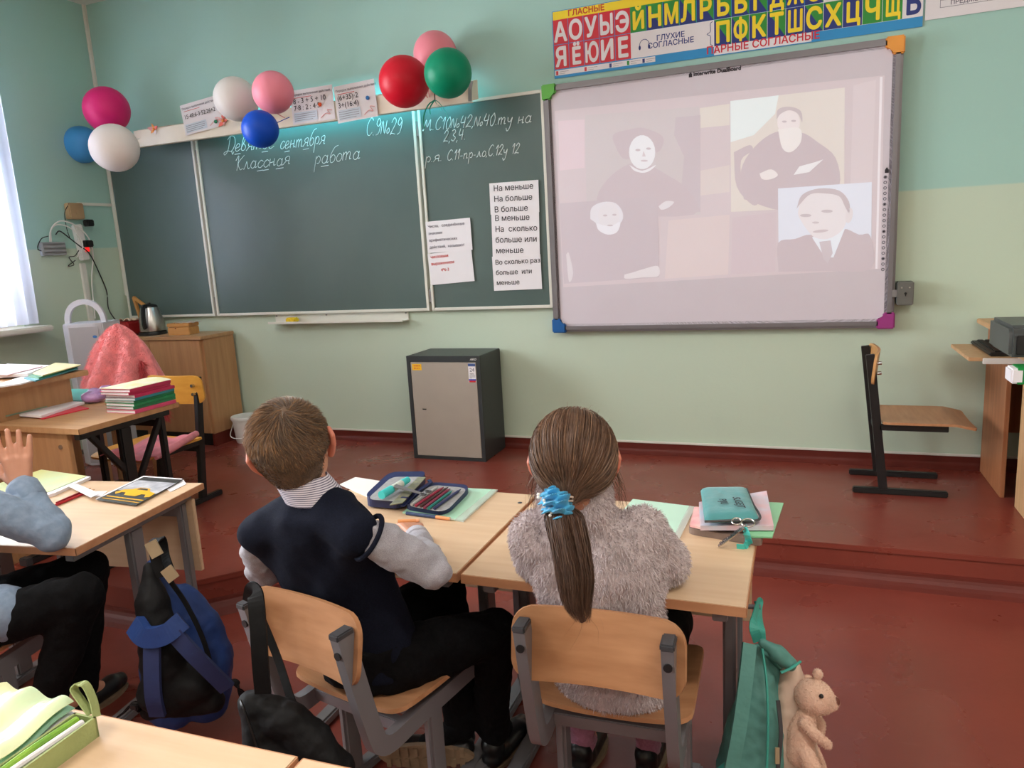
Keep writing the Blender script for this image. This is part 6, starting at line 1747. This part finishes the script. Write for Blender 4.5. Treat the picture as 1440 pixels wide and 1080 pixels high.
# scrunchie of blue chiffon with pearls
M_chif = mat('sky_blue_chiffon', (60, 160, 206), .6, var=.2, scale=40, sheen=.3)
M_pearl = mat('pearl', (236, 232, 226), .2)
scr = MB(); c0, c1 = at(768, 690, 1.36), at(796, 732, 1.335)
def ruf(u, v):
    a = 2 * PI * u; p = c0.lerp(c1, v)
    rr = .017 * sin(PI * (.12 + .76 * v)) + .004
    w = 1 + .42 * sin(a * 5 + v * 26) + .25 * sin(v * 41 + a * 2)
    dn = (c1 - c0).normalized(); x = dn.cross(FW).normalized(); y = dn.cross(x)
    return p + (x * cos(a) + y * sin(a)) * rr * w
scr.grid(ruf, 60, 44, M_chif, .0012); scr.build('scrunchie', girl)
so_ = [c for c in girl.children if c.name.startswith('scrunchie')][0]
for k in range(9):
    t = k / 8; p = c0.lerp(c1, .1 + .8 * t) - RT * (.018 + .004 * sin(k * 2)) - FW * .010
    MB().ball(p, .0032, M_pearl, None, 10, 8).build('pearl', so_)
MB().strap([at(793, 697, 1.345), at(806, 699, 1.35), at(805, 704, 1.35), at(794, 704, 1.345)], .006, .002, mat('cream_clip', (206, 186, 170), .4)).build('hair_clip', girl)
# sweater
B = Blob(); B.ring(tg)
B.cap(gsR, geR, .057, .056).cap(geR, gwR, .054, .042).cap(gsL, geL, .057, .054).cap(geL, gwL, .054, .042)
B.ell(g_(0, -.04, .235), (.128, .112, .045))
B.ring([(tg[6][0] + V((0, 0, -.01)), .082, .066, .15), (gnk + V((-.010, -.006, .012)), .080, .070, 0), (gnk + V((-.012, -.008, .050)), .078, .070, 0), (gnk + V((-.012, -.008, .082)), .074, .067, 0), (gnk + V((-.012, -.006, .092)), .060, .054, 0)])
wv, wf, _ = B.mesh(.007, 5, folds(.008, 18))
MB().add(wv, wf, M_fleece, True).build('sweater', girl, None, 80)
sw = [c for c in girl.children if c.name.startswith('sweater')][0]
fz = fuzz(wv, wf, M_fleece, 42000, .0095, .0017, .8, .5)
fz2 = fuzz(wv, wf, M_fleece2, 16000, .0100, .0016, .8, .5)
b = len(fz.v); fz.v += fz2.v; k_ = fz.mi(M_fleece2); fz.f += [[b + i for i in f] for f in fz2.f]; fz.fm += [k_] * len(fz2.f); fz.fs += fz2.fs
tag(fz.build('fleece_pile', sw), None, None, None, 'stuff')
B = Blob(); B.ring([(g_(0, -.02, .21), .11, .085, ga), (g_(0, -.02, .28), .112, .088, ga)])
for a, k, n_ in ((ghR, gkR, gaR), (ghL, gkL, gaL)): B.cap(a, k, .068, .056).cap(k, n_.lerp(k, .22), .054, .042)
B.build('trousers', M_trous, girl, .007, 5, folds(.007, 16))
for n_ in (gaR, gaL):
    B = Blob(); B.cap(n_ + V((0, -.004, .10)), n_ + V((0, 0, -.005)), .035, .032).cap(n_, n_ + V((0, .04, -.03)), .031, .026)
    B.build('sock', M_sock, girl, .005, 3, folds(.004, 40, 1, 1, 2.5))
    h_ = n_ + V((-.004, -.045, 0)); h_.z = FLOOR + .001; tt = n_ + V((.012, .155, 0)); tt.z = FLOOR + .001
    shoe(girl, h_, tt, (0, 0, 1), .95)

# ------------------------------------------------------------ pupil at the left edge, hand raised to the head
PO = V((1.261, -2.849, 0)); pa = math.radians(9); pR_ = Matrix.Rotation(pa, 3, 'Z')
def p_(x, y, z): return PO + pR_ @ V((x, y, 0)) + V((0, 0, z))
pup = thing('person', 'pupil in a grey blue shirt at the left edge holding up a hand', 'person', (PO.x, PO.y, FLOOR))
tp = [(p_(0, -.05, .245), .125, .095, pa), (p_(0, -.06, .33), .118, .088, pa), (p_(0, -.05, .43), .118, .085, pa), (p_(0, -.03, .53), .126, .085, pa), (p_(0, -.015, .61), .130, .078, pa), (p_(0, -.01, .66), .112, .064, pa), (p_(0, 0, .695), .065, .05, pa)]
psR, psL = p_(.120, -.01, .632), p_(-.130, -.0, .632)
peR, peL = at(72, 748, 1.98), p_(-.15, .16, .51)
pwR, pwL = at(30, 684, 2.02), p_(-.16, .30, .49)
phR, phL = p_(.07, -.03, .268), p_(-.07, -.03, .268)
pkR, pkL = at(112, 838, 1.98), V((1.385, -2.54, .300))
paR, paL = at(66, 985, 2.02), V((1.36, -2.60, -.06))
HP = head_frame(p_(-.01, .045, .80), (-.05, .95, -.1), (0, .1, 1))
B = Blob(); B.ring([(c, a - .012, b - .012, r) for c, a, b, r in tp])
B.cap(tp[6][0] + V((0, 0, -.02)), HP @ V((0, -.015, -.05)), .04, .044); head(B, HP)
for a, e, w in ((psR, peR, pwR), (psL, peL, pwL)): B.cap(a, e, .034, .027).cap(e, w, .028, .022)
for a, k, n_ in ((phR, pkR, paR), (phL, pkL, paL)): B.cap(a, k, .06, .045).cap(k, n_, .044, .028).cap(n_, n_ + V((0, .07, -.045)), .026, .022)
hd = at(16, 600, 2.03) - pwR
hand(B, pwR, hd, -FW + RT * .35, 1, .06, 1.12, .16, .8); hand(B, pwL, (.5, .8, 0), (0, 0, 1), 1, .3)
B.build('body', M_skin, pup, .0040, 3)
ear(pup, HP, -1); ear(pup, HP, 1); face_parts(pup, HP)
hc = MB(); vs = [HP @ skull(V((cos(-1.0 + (PI / 2 + 1.0) * j / N2) * sin(2 * PI * i / N1), -cos(-1.0 + (PI / 2 + 1.0) * j / N2) * cos(2 * PI * i / N1), sin(-1.0 + (PI / 2 + 1.0) * j / N2))), .007) for i in range(N1) for j in range(N2 + 1)]
ok = [hair_ok(V((cos(-1.0 + (PI / 2 + 1.0) * j / N2) * sin(2 * PI * i / N1), -cos(-1.0 + (PI / 2 + 1.0) * j / N2) * cos(2 * PI * i / N1), sin(-1.0 + (PI / 2 + 1.0) * j / N2)))) for i in range(N1) for j in range(N2 + 1)]
hc.add(vs, [f for f in fs if all(ok[k] for k in f)], M_hairb, True); hc.build('hair', pup)
B = Blob(); B.ring([(c, a + .004, b + .006, r) for c, a, b, r in tp[:6]]); B.ring([(p_(0, -.05, .225), .135, .105, pa), (p_(0, -.055, .30), .128, .098, pa)])
B.cap(psR, peR, .054, .050).cap(peR, pwR.lerp(peR, .06), .047, .040).cap(psL, peL, .052, .046).cap(peL, pwL, .044, .034)
B.ell(peR + V((.006, -.004, -.008)), (.046, .046, .044))
B.cap(phR + V((.03, .03, .03)), phR.lerp(pkR, .38) + V((0, -.01, .02)), .078, .074)
B.ring([(tp[5][0], .09, .06, pa), (tp[6][0] + V((0, 0, .02)), .055, .05, pa)])
B.build('shirt', M_blueshirt, pup, .006, 5, folds(.006, 17, 1, 1, 1.2))
sp = [c for c in pup.children if c.name.startswith('shirt')][0]
d = (pwR - peR).normalized(); MB().tube([pwR - d * .055, pwR - d * .05, pwR - d * .004, pwR + d * .0], .042, M_blueshirt, 20, scale=[.96, 1.02, 1.0, .95]).build('cuff', sp)
B = Blob(); B.ring([(p_(0, -.05, .222), .118, .09, pa), (p_(0, -.05, .29), .126, .096, pa)])
for a, k, n_ in ((phR, pkR, paR), (phL, pkL, paL)): B.cap(a, k, .074, .062).cap(k, n_, .060, .046)
B.build('trousers', M_trous, pup, .007, 6, folds(.009, 16))
for n_ in (paR, paL):
    h_ = n_ + V((0, -.05, 0)); h_.z = FLOOR + .001; tt = n_ + V((.0, .155, 0)); tt.z = FLOOR + .001; shoe(pup, h_, tt, (0, 0, 1))
# ================================================================ bags and the plush bear
M_teal = mat('teal_nylon', (82, 138, 131), .6, var=.1, scale=12, bump=.3, bscale=22)
M_tealb = mat('bright_teal_webbing', (60, 160, 146), .55, var=.06)
M_creamf = mat('cream_fabric', (206, 178, 160), .75, var=.08, scale=14, bump=.3, bscale=18)
M_blackn = mat('black_nylon', (14, 14, 16), .7, var=.2, scale=20, bump=.3, bscale=30, spec=.25)
M_bluen = mat('blue_nylon', (22, 56, 118), .6, var=.14, scale=14, bump=.3, bscale=24)
M_bluew = mat('dark_blue_webbing', (32, 46, 92), .7, var=.08, scale=40)
M_tan = mat('tan_leather_tab', (160, 140, 110), .7, var=.1)
M_yel = mat('yellow_nylon', (206, 180, 40), .6)

def bag_frame(c, x, y, z):
    return Matrix(((x.x, y.x, z.x, c.x), (x.y, y.y, z.y, c.y), (x.z, y.z, z.z, c.z), (0, 0, 0, 1)))
# blue school backpack leaning on the left desk
bb = thing('backpack', 'blue and black school backpack hanging from the left desk', 'backpack', at(255, 1010, 2.02))
def q(u, v, d=0): return at(u, v, 2.06 + d)
def disp_b(v, n): return .006 * noise.noise(v * 16) + .003 * noise.noise(v * 40)
B = Blob()
B.chain([q(216, 800, .05), q(232, 860, .06), q(240, 930, .06), q(244, 985, .05)], [.028, .062, .082, .078])
B.chain([q(256, 838, .08), q(280, 880, .09), q(296, 930, .09), q(290, 985, .06)], [.038, .060, .066, .062])
B.build('main_compartment', M_bluen, bb, .007, 6, disp_b)
B = Blob()
B.chain([q(210, 800, .01), q(214, 850, -.01), q(230, 920, -.02), q(238, 975, -.02)], [.020, .045, .062, .064])
B.cap(q(275, 960, -.01), q(225, 970, -.02), .060, .060).cap(q(300, 985, .0), q(216, 996, .0), .034, .034)
B.build('back_panel', M_blackn, bb, .007, 5, disp_b)
MB().strap(spline([q(190, 878, -.075), q(205, 895, -.10), q(232, 892, -.105), q(258, 872, -.085)], 6), .052, .024, M_bluen, up=-FW).build('shoulder_pad', bb)
MB().strap(spline([q(214, 898, -.10), q(214, 940, -.105), q(216, 980, -.10), q(222, 1006, -.075)], 6), .042, .012, M_bluew, up=-FW).build('shoulder_strap', bb)
MB().strap(spline([q(246, 892, -.10), q(270, 918, -.10), q(296, 944, -.085), q(320, 968, -.06)], 6), .042, .012, M_bluew, up=-FW).build('shoulder_strap', bb)
MB().strap(spline([q(238, 815, -.0), q(262, 850, .02), q(286, 900, .02), q(300, 950, .02)], 6), .012, .006, M_blackn, up=-FW).build('zip', bb)
MB().strap(spline([q(302, 872, .10), q(310, 890, .10), q(316, 920, .10)], 5), .022, .02, M_yel, up=-FW).build('side_trim', bb)
lp = spline([q(226, 812, -.0), q(219, 785, .0), q(216, 764, .01), q(226, 758, .05), q(231, 780, .05), q(240, 806, .0)], 6)
hl = MB().strap(lp, .030, .004, M_blackn, up=-FW).build('hanging_loop', bb)
for a, b in (((211, 762), (222, 782)), ((233, 799), (245, 815))):
    MB().strap([q(*a, -.012), q(*b, -.012)], .034, .006, M_tan, up=-FW).build('tab', hl)
MB().strap(spline([q(200, 998, -.04), q(186, 990, -.03), q(176, 1000, -.02), q(164, 1010, .0)], 5), .024, .004, M_blackn, up=(0, 0, 1)).build('waist_belt', bb)
MB().strap(spline([q(312, 966, .0), q(328, 958, .0), q(336, 966, .0), q(343, 984, .02)], 5), .020, .004, M_blackn, up=(0, 0, 1)).build('waist_belt', bb)
MB().box(q(190, 993, -.05) - V((.014, .008, .010)), q(190, 993, -.05) + V((.014, .008, .010)), M_black, .004).build('buckle', bb)

# black shoulder bag hanging from the boy's chair
sb_ = thing('shoulder_bag', 'black shoulder bag hanging from the chair of the boy in the vest', 'bag', at(400, 1020, 1.5))
def s_(u, v, d=0): return at(u, v, 1.50 + d)
B = Blob()
B.chain([s_(356, 992), s_(366, 1040), s_(372, 1085)], [.030, .036, .036]).chain([s_(366, 985), s_(398, 1010), s_(440, 1048), s_(470, 1082)], [.024, .042, .045, .040]).cap(s_(372, 1060), s_(440, 1085), .045, .045)
B.build('body', M_blackn, sb_, .006, 4, lambda v, n: .007 * noise.noise(v * 22) + .003 * noise.noise(v * 60))
MB().strap(spline([s_(352, 846, .045), s_(355, 829, .01), s_(359, 836, -.040), s_(363, 880, -.050), s_(366, 930, -.045), s_(370, 975, -.03)], 7), .032, .006, M_blackn, up=-FW).build('wide_strap', sb_)
MB().strap(spline([s_(350, 830, .05), s_(372, 880, .055), s_(392, 930, .045), s_(410, 985, .02), s_(424, 1012, .0)], 7), .016, .004, M_blackn, up=-FW).build('thin_strap', sb_)
MB().strap(spline([s_(338, 985, -.03), s_(344, 1000, -.042), s_(360, 1046, -.045), s_(364, 1082, -.045)], 6), .004, .004, M_bsteel, up=-FW).build('piping', sb_)

# teal backpack on the hook of the girl's desk
tb_ = thing('backpack', 'teal backpack with cream pocket hanging at the right of the girl\'s desk', 'backpack', at(1070, 1090, 1.66))
def t_(u, v, d=0): return at(u, v, 1.66 + d)
def disp_t(v, n): return .011 * noise.noise(V((v.x * 24, v.y * 24, v.z * 6))) + .004 * noise.noise(v * 50)
B = Blob()
B.chain([t_(1066, 912, .0), t_(1066, 950, .0), t_(1062, 1010, .0), t_(1058, 1080, .0), t_(1058, 1150, .0)], [.016, .034, .058, .074, .074])
B.chain([t_(1074, 922, .03), t_(1086, 965, .04), t_(1090, 1020, .04), t_(1092, 1090, .04), t_(1090, 1150, .03)], [.020, .044, .060, .070, .070])
B.build('body', M_teal, tb_, .006, 5, disp_t)
B = Blob(); B.chain([t_(1072, 905, -.03), t_(1092, 918, -.035), t_(1112, 934, -.03)], [.012, .022, .016]).cap(t_(1074, 916, .02), t_(1110, 938, .02), .018, .018)
B.build('top_flap', M_teal, tb_, .005, 4, disp_t)
MB().tube(spline([t_(1098, 946, -.058), t_(1112, 940, -.055), t_(1126, 930, -.045)], 5), .003, M_tealb, 6).build('flap_seam', tb_)
B = Blob(); B.chain([t_(1112, 945, .01), t_(1114, 985, .0), t_(1114, 1050, -.005), t_(1112, 1130, -.005)], [.024, .040, .050, .052])
B.build('cream_pocket', M_creamf, tb_, .006, 5, disp_t)
MB().strap(spline([t_(1054, 905, -.06), t_(1048, 960, -.085), t_(1040, 1020, -.10), t_(1028, 1085, -.10)], 6), .030, .008, M_teal, up=-FW).build('shoulder_strap', tb_)
for pts_ in [[t_(1072, 912, -.036), t_(1078, 960, -.058), t_(1080, 1020, -.076), t_(1078, 1090, -.086)]]:
    MB().tube(spline(pts_, 6), .0028, M_tealb, 6).build('piping', tb_)
MB().strap(spline([t_(1094, 985, -.068), t_(1098, 1030, -.075), t_(1094, 1080, -.078)], 5), .008, .004, M_gcap, up=-FW).build('zip', tb_)
for u, v in ((1093, 1062), (1045, 1005)):
    c = t_(u, v, -.095); MB().strap([c + UP * .016, c + UP * .002, c - UP * .018], .009, .003, M_tan if u > 1050 else M_gsteel, up=-FW).build('zip_pull', tb_)
hk = V((3.300, -2.292, .308))
MB().strap(spline([t_(1066, 902, .0), t_(1060, 878, .0), hk + V((.004, .0, .010)), hk + V((.004, .014, .0)), t_(1069, 880, .03), t_(1070, 900, .02)], 6), .022, .003, M_tealb, up=-FW).build('hanging_loop', tb_)
B = Blob(); B.chain([t_(1040, 1092, -.03), t_(1024, 1080, -.03), t_(1014, 1086, -.02)], [.016, .014, .012]); B.build('side_pouch', M_tealb, tb_, .005, 3)

# plush bear tied to the backpack
M_plush = mat('pinkish_cream_plush', (228, 190, 168), .95, var=.06, scale=40, sheen=.4, bump=.3, bscale=120)
M_nose = mat('brown_bear_nose', (104, 52, 38), .5)
pbr = thing('plush_bear', 'small cream plush bear hanging on the teal backpack', 'plush toy', at(1145, 1075, 1.62))
def w_(u, v, d=0): return at(u, v, 1.62 + d)
B = Blob()
B.ell(w_(1144, 979), (.041, .042, .036)).cap(w_(1152, 983), w_(1168, 988), .033, .018)
B.ell(w_(1150, 948, -.004), (.011, .010, .012)).ell(w_(1136, 956, .05), (.012, .009, .012))
B.chain([w_(1134, 1004), w_(1126, 1030), w_(1124, 1058)], [.022, .030, .032])
B.chain([w_(1132, 1018, -.03), w_(1146, 1033, -.04), w_(1164, 1047, -.035)], [.0125, .012, .010])
B.chain([w_(1146, 1006, .03), w_(1154, 1020, .03), w_(1153, 1030, .03)], [.012, .012, .010])
B.chain([w_(1134, 1062, -.03), w_(1142, 1080, -.04), w_(1150, 1110, -.03)], [.018, .018, .016]).chain([w_(1142, 1055, .02), w_(1152, 1080, .02), w_(1160, 1110, .02)], [.016, .016, .014])
bv, bf, _ = B.mesh(.0035, 3)
MB().add(bv, bf, M_plush, True).build('body', pbr, None, 80)
bo = [c for c in pbr.children if c.name.startswith('body')][0]
tag(fuzz(bv, bf, M_plush, 20000, .0030, .0010, .9, .3).build('plush_pile', bo), None, None, None, 'stuff')
MB().ball(w_(1155, 979, -.039), .0048, M_black, None, 12, 10).build('eye', pbr)
MB().ball(w_(1163, 975, .020), .0048, M_black, None, 12, 10).build('eye', pbr)
MB().ball(w_(1175, 987, -.006), (.009, .010, .011), M_nose, None, 14, 10).build('nose', pbr)
MB().tube(spline([w_(1122, 962, .02), w_(1126, 990, .0), w_(1130, 1006, -.0)], 4), .002, M_tan, 6).build('cord', pbr)
